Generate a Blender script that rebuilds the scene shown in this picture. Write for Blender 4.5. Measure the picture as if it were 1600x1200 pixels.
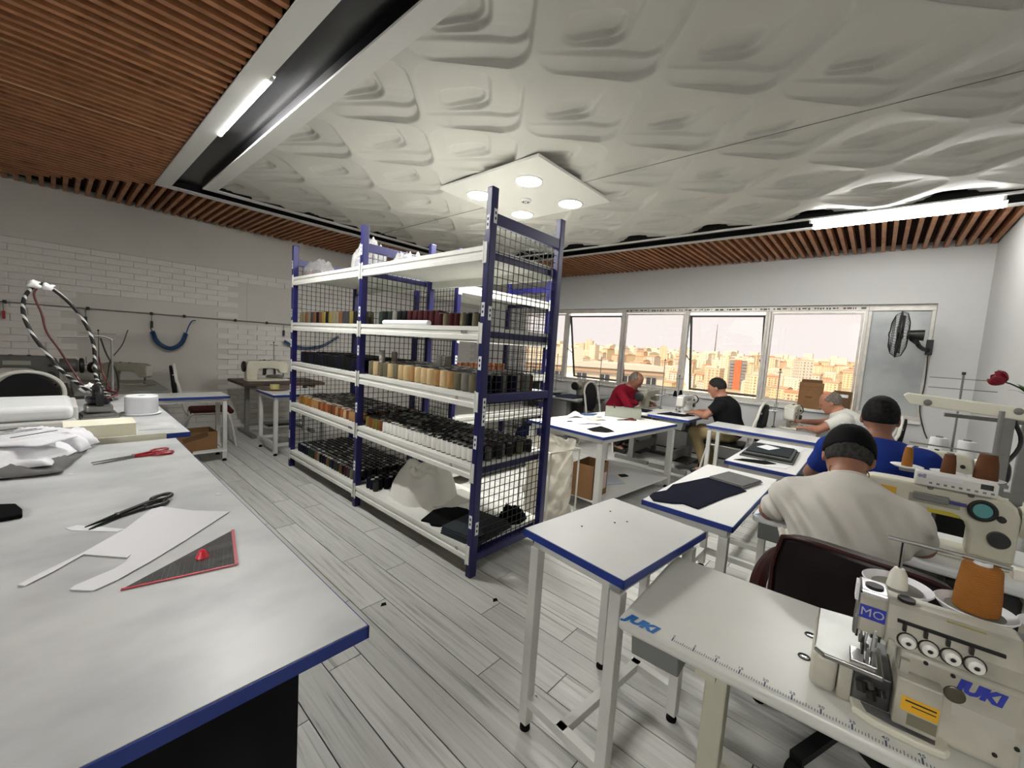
import bpy, bmesh, math, random
import numpy as np
from mathutils import Vector, Matrix
random.seed(7); np.random.seed(7)
for o in list(bpy.data.objects): bpy.data.objects.remove(o, do_unlink=True)
SC = bpy.context.scene
COL = SC.collection
PI = math.pi
# ------------------------------------------------------------------ camera, world, sun, exposure
cam = bpy.data.cameras.new('camera'); camo = bpy.data.objects.new('camera', cam); COL.objects.link(camo)
cam.sensor_width = 36.0; cam.lens = 639.75/1600*36; cam.clip_start = 0.02; cam.clip_end = 5000
_R = Matrix(((0.6662957, -0.7427831, 0.0657514), (0.0217227, 0.1074724, 0.9939707), (-0.7453711, -0.6608501, 0.0877437)))
camo.matrix_world = Matrix.Translation((0, 0, 1.5)) @ _R.transposed().to_4x4()
SC.camera = camo
W = bpy.data.worlds.new('hazy_sky'); SC.world = W; W.use_nodes = True
_bg = W.node_tree.nodes['Background']
_bg.inputs[0].default_value = (1.0, 0.965, 0.95, 1); _bg.inputs[1].default_value = 1.45
sun = bpy.data.lights.new('sun_offscreen', 'SUN'); sun.energy = 6.0; sun.angle = 0.02; sun.color = (1.0, 0.92, 0.80)
suno = bpy.data.objects.new('sun_offscreen', sun); COL.objects.link(suno); suno.rotation_euler = (math.radians(-8), math.radians(-48), 0)
SC.view_settings.view_transform = 'Standard'; SC.view_settings.look = 'None'
SC.view_settings.gamma = 1.0; SC.view_settings.use_curve_mapping = False
SC.view_settings.exposure = 0.72
TUBE = 40.0; SLIM = 380.0; DOWN = 175.0      # lamp emission strengths: window tubes, slim bar lamps, round lamps
# ------------------------------------------------------------------ materials
MATS = {}
def srgb(r, g, b):
    f = lambda c: (c/255/12.92) if c/255 <= .04045 else ((c/255+.055)/1.055)**2.4
    return (f(r), f(g), f(b), 1)
def mat(name, col, rough=.5, metal=0.0, var=0.0, vscale=8.0, stretch=None, bump=0.0, bscale=40.0, emit=0.0, spec=None, col2=None, coat=0.0):
    """procedural principled material; var/col2 add a noise-driven tone variation, bump a fine relief"""
    if name in MATS: return MATS[name]
    m = bpy.data.materials.new(name); m.use_nodes = True; MATS[name] = m
    nt = m.node_tree; b = nt.nodes['Principled BSDF']
    b.inputs['Base Color'].default_value = col; b.inputs['Roughness'].default_value = rough
    b.inputs['Metallic'].default_value = metal; b.inputs['Specular IOR Level'].default_value = (.12 if rough >= .7 else .5) if spec is None else spec
    if coat: b.inputs['Coat Weight'].default_value = coat; b.inputs['Coat Roughness'].default_value = .15
    if emit:
        b.inputs['Emission Color'].default_value = col; b.inputs['Emission Strength'].default_value = emit
    if var or col2 or bump:
        tc = nt.nodes.new('ShaderNodeTexCoord'); mp = nt.nodes.new('ShaderNodeMapping')
        nt.links.new(tc.outputs['Object'], mp.inputs[0])
        if stretch: mp.inputs['Scale'].default_value = stretch
    if var or col2:
        n = nt.nodes.new('ShaderNodeTexNoise'); n.inputs['Scale'].default_value = vscale; n.inputs['Detail'].default_value = 5
        nt.links.new(mp.outputs[0], n.inputs[0])
        r = nt.nodes.new('ShaderNodeValToRGB'); nt.links.new(n.outputs[0], r.inputs[0])
        c2 = col2 if col2 else tuple(max(0, c*(1-var)) for c in col[:3])+(1,)
        r.color_ramp.elements[0].position = .35; r.color_ramp.elements[1].position = .62
        r.color_ramp.elements[0].color = c2; r.color_ramp.elements[1].color = col
        nt.links.new(r.outputs[0], b.inputs['Base Color'])
    if bump:
        n2 = nt.nodes.new('ShaderNodeTexNoise'); n2.inputs['Scale'].default_value = bscale; n2.inputs['Detail'].default_value = 4
        nt.links.new(mp.outputs[0], n2.inputs[0])
        bp = nt.nodes.new('ShaderNodeBump'); bp.inputs['Strength'].default_value = bump; bp.inputs['Distance'].default_value = .01
        nt.links.new(n2.outputs[0], bp.inputs['Height']); nt.links.new(bp.outputs[0], b.inputs['Normal'])
    return m
def emat(name, col, s):
    if name in MATS: return MATS[name]
    m = bpy.data.materials.new(name); m.use_nodes = True; MATS[name] = m
    nt = m.node_tree; nt.nodes.clear(); e = nt.nodes.new('ShaderNodeEmission'); o = nt.nodes.new('ShaderNodeOutputMaterial')
    e.inputs[0].default_value = col; e.inputs[1].default_value = s; nt.links.new(e.outputs[0], o.inputs[0]); return m
def glassmat(name, tint, refl=.08, rough=0.0, alpha=None):
    """thin clear sheet: tinted transparency with a little mirror, or (alpha) a milky film"""
    if name in MATS: return MATS[name]
    m = bpy.data.materials.new(name); m.use_nodes = True; MATS[name] = m
    nt = m.node_tree; nt.nodes.clear(); o = nt.nodes.new('ShaderNodeOutputMaterial')
    t = nt.nodes.new('ShaderNodeBsdfTransparent'); t.inputs[0].default_value = tint
    g = nt.nodes.new('ShaderNodeBsdfGlossy'); g.inputs['Roughness'].default_value = rough
    mx = nt.nodes.new('ShaderNodeMixShader'); fr = nt.nodes.new('ShaderNodeFresnel'); fr.inputs[0].default_value = 1.45
    nt.links.new(fr.outputs[0], mx.inputs[0]); nt.links.new(t.outputs[0], mx.inputs[1]); nt.links.new(g.outputs[0], mx.inputs[2])
    last = mx
    if alpha:
        d = nt.nodes.new('ShaderNodeBsdfDiffuse'); d.inputs[0].default_value = tint
        tl = nt.nodes.new('ShaderNodeBsdfTranslucent'); tl.inputs[0].default_value = tint
        ad = nt.nodes.new('ShaderNodeMixShader'); ad.inputs[0].default_value = .4
        nt.links.new(d.outputs[0], ad.inputs[1]); nt.links.new(tl.outputs[0], ad.inputs[2])
        m2 = nt.nodes.new('ShaderNodeMixShader'); m2.inputs[0].default_value = alpha
        nt.links.new(mx.outputs[0], m2.inputs[1]); nt.links.new(ad.outputs[0], m2.inputs[2]); last = m2
    nt.links.new(last.outputs[0], o.inputs[0]); return m
def woodmat(name, c1, c2, c3, axis_scale, rough=.5, vs=3.0):
    """streaky wood: noise stretched along the grain, three tones, plus a per-object shift"""
    if name in MATS: return MATS[name]
    m = bpy.data.materials.new(name); m.use_nodes = True; MATS[name] = m
    nt = m.node_tree; b = nt.nodes['Principled BSDF']; b.inputs['Roughness'].default_value = rough
    tc = nt.nodes.new('ShaderNodeTexCoord'); oi = nt.nodes.new('ShaderNodeObjectInfo'); mp = nt.nodes.new('ShaderNodeMapping')
    ad = nt.nodes.new('ShaderNodeVectorMath'); ad.operation = 'MULTIPLY_ADD'
    cx = nt.nodes.new('ShaderNodeCombineXYZ')
    for i in range(3): nt.links.new(oi.outputs['Random'], cx.inputs[i])
    ad.inputs[1].default_value = (37, 53, 19); nt.links.new(cx.outputs[0], ad.inputs[0]); nt.links.new(tc.outputs['Object'], ad.inputs[2])
    nt.links.new(ad.outputs[0], mp.inputs[0]); mp.inputs['Scale'].default_value = axis_scale
    n = nt.nodes.new('ShaderNodeTexNoise'); n.inputs['Scale'].default_value = vs; n.inputs['Detail'].default_value = 8; n.inputs['Roughness'].default_value = .65
    n.inputs['Distortion'].default_value = .6
    nt.links.new(mp.outputs[0], n.inputs[0]); r = nt.nodes.new('ShaderNodeValToRGB'); nt.links.new(n.outputs[0], r.inputs[0])
    e = r.color_ramp.elements; e[0].position = .30; e[0].color = c1; e[1].position = .68; e[1].color = c3
    k = e.new(.45); k.color = c2
    hs = nt.nodes.new('ShaderNodeHueSaturation'); mr = nt.nodes.new('ShaderNodeMapRange'); mr.inputs[3].default_value = .88; mr.inputs[4].default_value = 1.08
    nt.links.new(oi.outputs['Random'], mr.inputs[0]); nt.links.new(mr.outputs[0], hs.inputs['Value']); nt.links.new(r.outputs[0], hs.inputs['Color'])
    nt.links.new(hs.outputs[0], b.inputs['Base Color'])
    return m
# ------------------------------------------------------------------ mesh helpers
class MB:
    """collects shapes; build() links them as ONE mesh object"""
    def __init__(s): s.v = []; s.f = []; s.M = None
    def add(s, vs, fs):
        o = len(s.v)
        if s.M is not None: vs = [s.M @ Vector(p) for p in vs]
        s.v.extend([tuple(p) for p in vs]); s.f.extend([tuple(i+o for i in f) for f in fs]); return s
    def box(s, x0, x1, y0, y1, z0, z1):
        return s.add([(x0,y0,z0),(x1,y0,z0),(x1,y1,z0),(x0,y1,z0),(x0,y0,z1),(x1,y0,z1),(x1,y1,z1),(x0,y1,z1)],
                     [(0,3,2,1),(4,5,6,7),(0,1,5,4),(1,2,6,5),(2,3,7,6),(3,0,4,7)])
    def bar(s, p0, p1, w, h=None, up=(0,0,1)):
        """square bar between two points"""
        h = h or w; p0 = Vector(p0); p1 = Vector(p1); d = (p1-p0).normalized(); u = Vector(up)
        if abs(d.dot(u)) > .95: u = Vector((1,0,0))
        a = d.cross(u).normalized(); b = a.cross(d)
        vs = []
        for p in (p0, p1):
            for i, j in ((-1,-1),(1,-1),(1,1),(-1,1)): vs.append(p + a*(i*w/2) + b*(j*h/2))
        return s.add(vs, [(0,1,2,3),(7,6,5,4),(0,4,5,1),(1,5,6,2),(2,6,7,3),(3,7,4,0)])
    def cyl(s, p0, p1, r0, r1=None, n=14):
        r1 = r0 if r1 is None else r1
        p0 = Vector(p0); p1 = Vector(p1); d = (p1-p0).normalized(); u = Vector((0,0,1)) if abs(d.z) < .9 else Vector((1,0,0))
        a = d.cross(u).normalized(); b = d.cross(a); vs = []
        for p, r in ((p0, r0), (p1, r1)):
            for i in range(n): t = 2*PI*i/n; vs.append(p + a*(r*math.cos(t)) + b*(r*math.sin(t)))
        fs = [(i, (i+1) % n, n+(i+1) % n, n+i) for i in range(n)] + [tuple(range(n-1, -1, -1)), tuple(range(n, 2*n))]
        return s.add(vs, fs)
    def tube(s, pts, r, n=8, closed=False, radii=None):
        P = [Vector(p) for p in pts]; m = len(P); vs = []; prev = None
        for i in range(m):
            if closed: t = P[(i+1) % m]-P[i-1]
            else: t = P[min(i+1, m-1)]-P[max(i-1, 0)]
            t = t.normalized() if t.length > 1e-9 else Vector((0,0,1))
            if prev is None:
                u = Vector((0,0,1)) if abs(t.z) < .9 else Vector((1,0,0)); a = t.cross(u).normalized()
            else:
                a = (prev - t*prev.dot(t)); a = a.normalized() if a.length > 1e-6 else t.orthogonal().normalized()
            prev = a; b = t.cross(a); rr = radii[i] if radii else r
            for k in range(n): q = 2*PI*k/n; vs.append(P[i] + a*(rr*math.cos(q)) + b*(rr*math.sin(q)))
        fs = []
        for i in range(m if closed else m-1):
            j = (i+1) % m
            for k in range(n): fs.append((i*n+k, i*n+(k+1) % n, j*n+(k+1) % n, j*n+k))
        if not closed: fs += [tuple(range(n-1, -1, -1)), tuple(range((m-1)*n, m*n))]
        return s.add(vs, fs)
    def lathe(s, prof, n=20, c=(0,0,0), ax=None):
        """prof [(r,z)...] turned about z through c (or about a direction ax)"""
        c = Vector(c); vs = []; fs = []
        Q = Vector(ax).to_track_quat('Z', 'Y').to_matrix() if ax else Matrix.Identity(3)
        for r, z in prof:
            for i in range(n): t = 2*PI*i/n; vs.append(c + Q @ Vector((r*math.cos(t), r*math.sin(t), z)))
        m = len(prof)
        for j in range(m-1):
            for i in range(n): fs.append((j*n+i, j*n+(i+1) % n, (j+1)*n+(i+1) % n, (j+1)*n+i))
        if prof[0][0] > 1e-6: fs.append(tuple(range(n-1, -1, -1)))
        if prof[-1][0] > 1e-6: fs.append(tuple(range((m-1)*n, m*n)))
        return s.add(vs, fs)
    def prism(s, poly, z0, z1, plane='xy'):
        n = len(poly)
        def P(a, b, c): return (a,b,c) if plane == 'xy' else ((a,c,b) if plane == 'xz' else (c,a,b))
        vs = [P(a, b, z0) for a, b in poly] + [P(a, b, z1) for a, b in poly]
        return s.add(vs, [tuple(range(n-1,-1,-1)), tuple(range(n,2*n))] + [(i,(i+1)%n,n+(i+1)%n,n+i) for i in range(n)])
    def ell(s, c, r, nu=16, nv=10):
        vs = []; fs = []
        for j in range(nv+1):
            ph = -PI/2 + PI*j/nv
            for i in range(nu): t = 2*PI*i/nu; vs.append((c[0]+r[0]*math.cos(ph)*math.cos(t), c[1]+r[1]*math.cos(ph)*math.sin(t), c[2]+r[2]*math.sin(ph)))
        for j in range(nv):
            for i in range(nu): fs.append((j*nu+i, j*nu+(i+1)%nu, (j+1)*nu+(i+1)%nu, (j+1)*nu+i))
        return s.add(vs, fs)
    def ring(s, c, R, r, n=24, k=8, ax=None):
        Q = Vector(ax).to_track_quat('Z','Y').to_matrix() if ax else Matrix.Identity(3)
        return s.tube([Vector(c)+Q @ Vector((R*math.cos(2*PI*i/n), R*math.sin(2*PI*i/n), 0)) for i in range(n)], r, k, True)
    def grid(s, fn, nu, nv):
        vs = [fn(i/nu, j/nv) for j in range(nv+1) for i in range(nu+1)]
        return s.add(vs, [(j*(nu+1)+i, j*(nu+1)+i+1, (j+1)*(nu+1)+i+1, (j+1)*(nu+1)+i) for j in range(nv) for i in range(nu)])
    def mesh(s, name, m, smooth=False, ang=35):
        me = bpy.data.meshes.new(name); me.from_pydata(s.v, [], s.f); me.update()
        if m: me.materials.append(m)
        bm = bmesh.new(); bm.from_mesh(me); bmesh.ops.recalc_face_normals(bm, faces=bm.faces); bm.to_mesh(me); bm.free()
        if smooth: me.shade_smooth(); me.set_sharp_from_angle(angle=math.radians(ang))
        return me
    def build(s, name, m, parent=None, smooth=False, bevel=0, seg=2, ang=35, solid=0):
        o = bpy.data.objects.new(name, s.mesh(name, m, smooth, ang)); COL.objects.link(o)
        if parent is not None: o.parent = parent
        if solid: k = o.modifiers.new('thickness', 'SOLIDIFY'); k.thickness = solid; k.offset = 0
        if bevel:
            k = o.modifiers.new('soft_edges', 'BEVEL'); k.width = bevel; k.segments = seg; k.limit_method = 'ANGLE'; k.angle_limit = math.radians(40)
        return o
def tag(o, label, cat, group=None):
    o['label'] = label; o['category'] = cat
    if group: o['group'] = group
    return o
def thing(name, label, cat, loc=(0,0,0), rz=0, group=None):
    o = bpy.data.objects.new(name, None); COL.objects.link(o); o.empty_display_size = .05
    o.location = loc; o.rotation_euler = (0,0,rz); return tag(o, label, cat, group)
def struct(o): o['kind'] = 'structure'; return o
def place(me, name, loc, parent=None, rz=0, scale=None):
    """another object that shares mesh data"""
    o = bpy.data.objects.new(name, me); COL.objects.link(o); o.location = loc; o.rotation_euler = (0,0,rz)
    if scale: o.scale = scale
    if parent is not None: o.parent = parent
    return o
def dup(root, loc, rz=0, label=None, group=None):
    def cp(o, par):
        c = o.copy(); COL.objects.link(c); c.parent = par
        for ch in list(o.children): cp(ch, c)
        return c
    r = cp(root, None); r.location = loc; r.rotation_euler = (0,0,rz)
    if label: r['label'] = label
    if group: r['group'] = group
    return r
def spline(pts, n=8):
    """Catmull-Rom through the points"""
    P = [Vector(p) for p in pts]; P = [P[0]*2-P[1]] + P + [P[-1]*2-P[-2]]; out = []
    for i in range(1, len(P)-2):
        for k in range(n):
            t = k/n; a, b, c, d = P[i-1], P[i], P[i+1], P[i+2]
            out.append(0.5*((2*b)+(c-a)*t+(2*a-5*b+4*c-d)*t*t+(3*b-a-3*c+d)*t**3))
    out.append(P[-2]); return out
def text_mesh(txt, size, depth=.001, shear=0.0, bold=0.0, name='lettering'):
    cu = bpy.data.curves.new('t', 'FONT'); cu.body = txt; cu.size = size; cu.extrude = depth; cu.shear = shear; cu.offset = bold
    cu.align_x = 'CENTER'; cu.align_y = 'CENTER'; cu.resolution_u = 2
    o = bpy.data.objects.new('t', cu); COL.objects.link(o)
    bpy.context.view_layer.update()
    me = bpy.data.meshes.new_from_object(o.evaluated_get(bpy.context.evaluated_depsgraph_get())); me.name = name
    bpy.data.objects.remove(o, do_unlink=True); bpy.data.curves.remove(cu); return me
def put_text(txt, size, m, parent, loc, xdir, ydir, name='lettering', depth=.0008, shear=0, bold=0):
    me = text_mesh(txt, size, depth, shear, bold); me.materials.clear(); me.materials.append(m)
    o = bpy.data.objects.new(name, me); COL.objects.link(o); x = Vector(xdir).normalized(); y = Vector(ydir).normalized(); z = x.cross(y).normalized(); y = z.cross(x)
    o.matrix_world = Matrix.Translation(loc) @ Matrix((x, y, z)).transposed().to_4x4()
    if parent is not None:
        mw = o.matrix_world.copy(); o.parent = parent; o.matrix_basis = mw
    return o
# common materials
WHITE = mat('white_laminate', srgb(226,227,224), .32, var=.05, vscale=3)
SCUFF = mat('scuffed_white_laminate', srgb(204,206,205), .38, col2=srgb(176,179,180), vscale=2.6, stretch=(1.3,1.8,1))
BLUE = mat('blue_edge_band', srgb(30,52,128), .45)
RACKB = mat('blue_painted_steel', srgb(17,16,78), .42, var=.15, vscale=10)
RACKW = mat('white_painted_steel', srgb(222,222,214), .45, var=.06, vscale=9)
STEELW = mat('white_tube_steel', srgb(205,205,200), .45, var=.08, vscale=6)
BLACK = mat('black_plastic', srgb(10,10,11), .5)
RUBBER = mat('black_rubber', srgb(14,14,14), .75)
CHROME = mat('chrome', srgb(205,205,205), .14, 1.0)
STEEL = mat('brushed_steel', srgb(150,150,148), .34, 1.0, var=.15, vscale=20)
GREYM = mat('grey_painted_metal', srgb(118,118,114), .5, var=.1, vscale=8)
CREAM = mat('cream_machine_paint', srgb(204,201,182), .38, var=.07, vscale=7)
GREYC = mat('old_grey_machine_paint', srgb(150,146,130), .5, var=.2, vscale=9)
DARKM = mat('dark_oily_metal', srgb(52,50,46), .4, .6, var=.3, vscale=25)
CARD = mat('brown_cardboard', srgb(138,104,72), .85, var=.12, vscale=5)
CARDD = mat('dark_cardboard', srgb(104,78,55), .85, var=.12, vscale=5)
PAPER = mat('white_paper', srgb(226,227,230), .8)
NAVY = mat('navy_fabric', srgb(14,16,34), .95, var=.2, vscale=30, bump=.15, bscale=120)
BLACKF = mat('black_fabric', srgb(8,8,9), .95, bump=.2, bscale=90)
CHARF = mat('charcoal_fabric', srgb(48,53,55), .95, var=.12, vscale=18, bump=.2, bscale=90)
GREYF = mat('grey_fabric', srgb(108,108,106), .95, var=.1, vscale=18, bump=.2, bscale=90)
RED = mat('red_plastic', srgb(150,20,30), .35)
# ------------------------------------------------------------------ the room
X0, X1, Y0, Y1, ZC = -3.2, 6.95, -0.83, 7.42, 2.993
WALLM = mat('painted_plaster_wall', srgb(196,196,194), .8, var=.03, vscale=1.5)
WALLB = mat('warm_white_brick_paint', srgb(196,193,185), .8, var=.04, vscale=2)
BRICKM = mat('white_brick_face', srgb(212,209,202), .75, var=.05, vscale=6, bump=.25, bscale=30)
PLANKM = woodmat('grey_oak_laminate', srgb(146,146,141), srgb(192,192,187), srgb(208,208,203), (17, .55, 1), .42, 2.6)
JOINT = mat('dark_plank_joint', srgb(52,52,50), .9)
SLATM = woodmat('brown_ceiling_slat', srgb(122,78,48), srgb(158,106,68), srgb(178,124,82), (2,2,2), .55, 3)
SLATBACK = mat('dark_slat_backing', srgb(48,30,24), .9)
WHITEC = mat('white_ceiling_board', srgb(214,214,210), .7)
BLACKC = mat('black_channel_paint', srgb(6,6,7), .3, spec=.3)
FILM = mat('white_relief_ceiling', srgb(192,191,184), .55)

# floor: base slab plus planks that run along Y, each plank an object
fl = struct(MB().box(X0, X1+.25, Y0-.1, Y1+.1, -.12, -.006).build('floor', JOINT))
PW, PL = .1553, 1.32
pm = MB().box(-PW/2+.0023, PW/2-.0023, -PL/2+.0023, PL/2-.0023, -.006, 0).mesh('plank', PLANKM)
rest = MB(); nrow = int((X1-X0)/PW)+1
for i in range(nrow):
    xc = 1.26 + PW*(i+.5) - PW*round((1.26-X0)/PW)
    if xc-PW/2 < X0-.01 or xc+PW/2 > X1+.02: continue
    off = {0: .18, 1: .72, 2: .44, 3: 1.02, 4: .58, 5: 1.2, 6: .3}[i % 7]
    y = Y0 - PL + off
    while y < Y1:
        yc = y+PL/2; lo, hi = max(y, Y0), min(y+PL, Y1); y += PL
        if hi-lo < .03: continue
        if xc > .35 and hi-lo > PL-.01: place(pm, 'plank', (xc, yc, 0), fl)
        elif xc > .35: MB().box(xc-PW/2+.0023, xc+PW/2-.0023, lo+.0023, hi-.0023, -.006, 0).build('plank', PLANKM, fl)
        else: rest.box(xc-PW/2+.0023, xc+PW/2-.0023, lo+.0023, hi-.0023, -.006, 0)
r = rest.build('planks_under_tables', PLANKM, fl); r['kind'] = 'stuff'

# brick wall: mortar plane, plain upper band proud of it, bricks
wb = struct(MB().box(X0, X1+.2, Y1, Y1+.2, 0, 3.3).build('wall_brick', WALLB))
MB().box(X0, X1, Y1-.035, Y1, 2.372, 3.05).build('upper_band', WALLB, wb)
BH, BL = .0785, .262
plain = [(.23, 1.556, .62, 1.81), (2.03, 2.62, 1.6, 2.2)]
for a in plain: MB().box(a[0], a[1], Y1-.006, Y1, a[2], a[3]).build('flush_panel', WALLB, wb)
bm_ = [MB().box(-BL/2+.003, BL/2-.003, -.012-d, 0, -BH/2+.003, BH/2-.003).mesh('brick', BRICKM) for d in (0, .003, .006)]
rb = MB(); rng = random.Random(3); nb = 0
for j in range(int(2.36/BH)):
    zc = .02+BH*(j+.5); x = X0 + (BL/2 if j % 2 else 0)
    while x + BL < X1:
        xc = x+BL/2; x += BL
        if any(xc+BL/2 > a[0] and xc-BL/2 < a[1] and zc+BH/2 > a[2] and zc-BH/2 < a[3] for a in plain): continue
        k = rng.randrange(3)
        if -.45 < xc < 2.35 and nb < 300: place(bm_[k], 'brick', (xc, Y1, zc), wb); nb += 1
        else: rb.box(xc-BL/2+.003, xc+BL/2-.003, Y1-.011-.003*k, Y1, zc-BH/2+.003, zc+BH/2-.003)
r = rb.build('bricks', BRICKM, wb); r['kind'] = 'stuff'
struct(MB().box(X0, X1, Y1-.028, Y1, 0, .07).build('baseboard_brick', STEELW))

# window wall with the long opening, sill and jambs
WZ0, WZ1, WY0, WY1 = .93, 2.35, -.44, 6.05
ww = struct(MB().box(X1, X1+.3, Y0-.2, WY0, 0, 3.3).box(X1, X1+.3, WY1, Y1+.2, 0, 3.3).box(X1, X1+.3, WY0, WY1, 0, WZ0).box(X1, X1+.3, WY0, WY1, WZ1, 3.3).build('wall_window', WALLM))
struct(MB().box(X1-.05, X1+.14, WY0, WY1, WZ0-.03, WZ0+.004).build('trim_sill', WHITEC, bevel=.004))
struct(MB().box(X0, X1+.3, Y0-.2, Y0, 0, 3.3).build('wall_right', WALLM))
struct(MB().box(X0-.2, X0, Y0-.2, Y1+.2, 0, 3.3).build('wall_back', WALLM))
# ceiling slab closes the room
struct(MB().box(X0-.2, X1+.3, Y0-.2, Y1+.2, 3.22, 3.4).build('ceiling', SLATBACK))

# windows: mullions at the measured spacing; two sashes hang open
FR = mat('aluminium_window_frame', srgb(196,192,184), .4, .3, var=.15, vscale=14)
FRD = mat('dark_window_gasket', srgb(60,58,56), .6)
GLASS = glassmat('tinted_window_glass', (.66,.64,.63,1))
FROST = mat('grey_boarded_panel', srgb(176,178,176), .4, .15, col2=srgb(150,154,154), vscale=2.2)
ys = [6.05, 4.83, 3.59, 2.45, 1.285, .17, -.44]
FX = X1+.10
for n in range(6):
    ya, yb = ys[n+1], ys[n]
    w = struct(bpy.data.objects.new('window_%d' % (n+1), None)); COL.objects.link(w); w.location = (FX, (ya+yb)/2, WZ0); w.empty_display_size = .05
    hw = (yb-ya)/2; H = WZ1-WZ0; t = .035
    MB().box(-.04,.04,-hw,hw,H-.075,H).box(-.04,.04,-hw,hw,0,.05).box(-.04,.04,-hw,-hw+t,.05,H-.075).box(-.04,.04,hw-t,hw,.05,H-.075).build('frame', FR, w, bevel=.004)
    if n == 5:
        MB().box(-.012,.012,-hw+t,hw-t,.05,H-.075).build('panel', FROST, w)
        continue
    tilt = math.radians(13) if n in (1, 3) else 0
    sash = bpy.data.objects.new('sash', None); COL.objects.link(sash); sash.parent = w; sash.location = (.015 if tilt else 0, 0, H-.085 if not tilt else H-.12); sash.rotation_euler = (0, -tilt, 0); sash.empty_display_size = .05
    h2 = H-.14; s2 = hw-t-.004; q = .028
    MB().box(-.02,.02,-s2,s2,-q,0).box(-.02,.02,-s2,s2,-h2,-h2+q).box(-.02,.02,-s2,-s2+q,-h2+q,-q).box(-.02,.02,s2-q,s2,-h2+q,-q).build('sash_frame', FR if not tilt else FRD, sash, bevel=.003)
    MB().box(-.004,.004,-s2+q,s2-q,-h2+q,-q).build('pane', GLASS, sash)
    if tilt:
        for sg in (-1, 1): MB().bar((.02, sg*(s2-.01), -.62*h2), (-math.sin(tilt)*h2*.62, sg*(s2-.01), -.5*h2), .012).build('stay_arm', FRD, sash)
# printed gauge marks on the top frame (dashes of unreadable print)
pr_ = MB(); rng = random.Random(5); y = .2
while y < 3.5:
    l = rng.choice((.012,.02,.05,.03)); pr_.box(FX-.0415, FX-.0405, y, y+l, WZ1-.045-rng.random()*.01, WZ1-.028); y += l+rng.choice((.01,.02,.05))
struct(pr_.build('trim_print', FRD))

# ceiling: three slatted fields around a white and black channel frame, a printed relief film in the middle
CXL = (.763, .885, 1.11, 1.228); CYB = (5.545, 5.62, 5.865, 5.965); CXR = (5.10, 5.14, 5.36, 5.49)
ZS = ZC
def clipseg(a, b): return (a, b) if b-a > .02 else None
f1 = struct(MB().box(X0, CXL[0], Y0, Y1, ZS+.075, ZS+.1).build('trim_1', SLATBACK))
f2 = struct(MB().box(CXL[0], X1, CYB[3], Y1, ZS+.075, ZS+.1).build('trim_2', SLATBACK))
f3 = struct(MB().box(CXR[3], X1, Y0, CYB[3], ZS+.075, ZS+.1).build('trim_3', SLATBACK))
SP, SW = .0905, .036
def mitre(X): return CYB[3]-(X-CXL[0])*1.12        # diagonal seam between the two fields
y = Y0+.03
while y < Y1-.05:                                   # field 1: slats along X
    xe = CXL[0]-.004
    if y > CYB[3]-.02: xe = min(xe, CXL[0]-(y-CYB[3])/1.12)
    if abs(y-4.37) < .05: pass
    MB().box(X0, xe, y, y+SW, ZS, ZS+.075).build('slat', SLATM, f1)
    y += SP
x = CXL[0]-(Y1-CYB[3])/1.12+.02
while x < X1-.03:                                   # field 2: slats along Y to the brick wall
    ya = CYB[3]+.004
    if x < CXL[0]: ya = CYB[3]+(CXL[0]-x)*1.12
    if x > CXR[3]: ya = CYB[3]+(x-CXR[3])*(Y1-CYB[3])/(X1-CXR[3])
    if Y1-.04-ya > .03: MB().box(x, x+SW, ya, Y1-.036, ZS, ZS+.075).build('slat', SLATM, f2)
    x += SP
y = Y0+.02
while y < Y1-.05:                                   # field 3: slats along X to the window wall
    xa = CXR[3]+.004
    if y > CYB[3]: xa = CXR[3]+(y-CYB[3])*(X1-CXR[3])/(Y1-CYB[3])
    MB().box(xa, X1-.002, y, y+SW, ZS, ZS+.075).build('slat', SLATM, f3)
    y += SP
struct(MB().box(X0, CXL[0]-.006, 4.362, 4.374, ZS-.004, ZS+.01).build('trim_4', mat('pale_joint_strip', srgb(196,164,130), .6)))
# channel frame: outer white lip, black recess, inner white lip
def ringboxes(a, b, c, z0, z1):
    """U-shaped band: left X a, far Y b, right X c (each a (lo,hi) pair)"""
    return MB().box(a[0], a[1], Y0, b[1], z0, z1).box(a[1], c[0], b[0], b[1], z0, z1).box(c[0], c[1], Y0, b[1], z0, z1)
struct(ringboxes((CXL[0],CXL[1]),(CYB[2],CYB[3]),(CXR[2]+.07,CXR[3]), ZS-.012, ZS+.002).build('trim_5', WHITEC))
struct(ringboxes((CXL[0]+.01,CXL[1]),(CYB[2],CYB[3]-.01),(CXR[2]+.07,CXR[3]-.01), ZS+.002, ZS+.06).build('trim_9', BLACKC))
struct(ringboxes((CXL[1],CXL[2]),(CYB[1],CYB[2]),(CXR[1],CXR[2]+.07), ZS+.06, ZS+.09).build('trim_6', BLACKC))
struct(ringboxes((CXL[2],CXL[3]),(CYB[0],CYB[1]),(CXR[0],CXR[1]), ZS-.012, ZS+.002).build('trim_7', WHITEC))
struct(ringboxes((CXL[2],CXL[3]-.01),(CYB[0]+.01,CYB[1]),(CXR[0]+.01,CXR[1]), ZS+.002, ZS+.06).build('trim_10', BLACKC))
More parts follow.
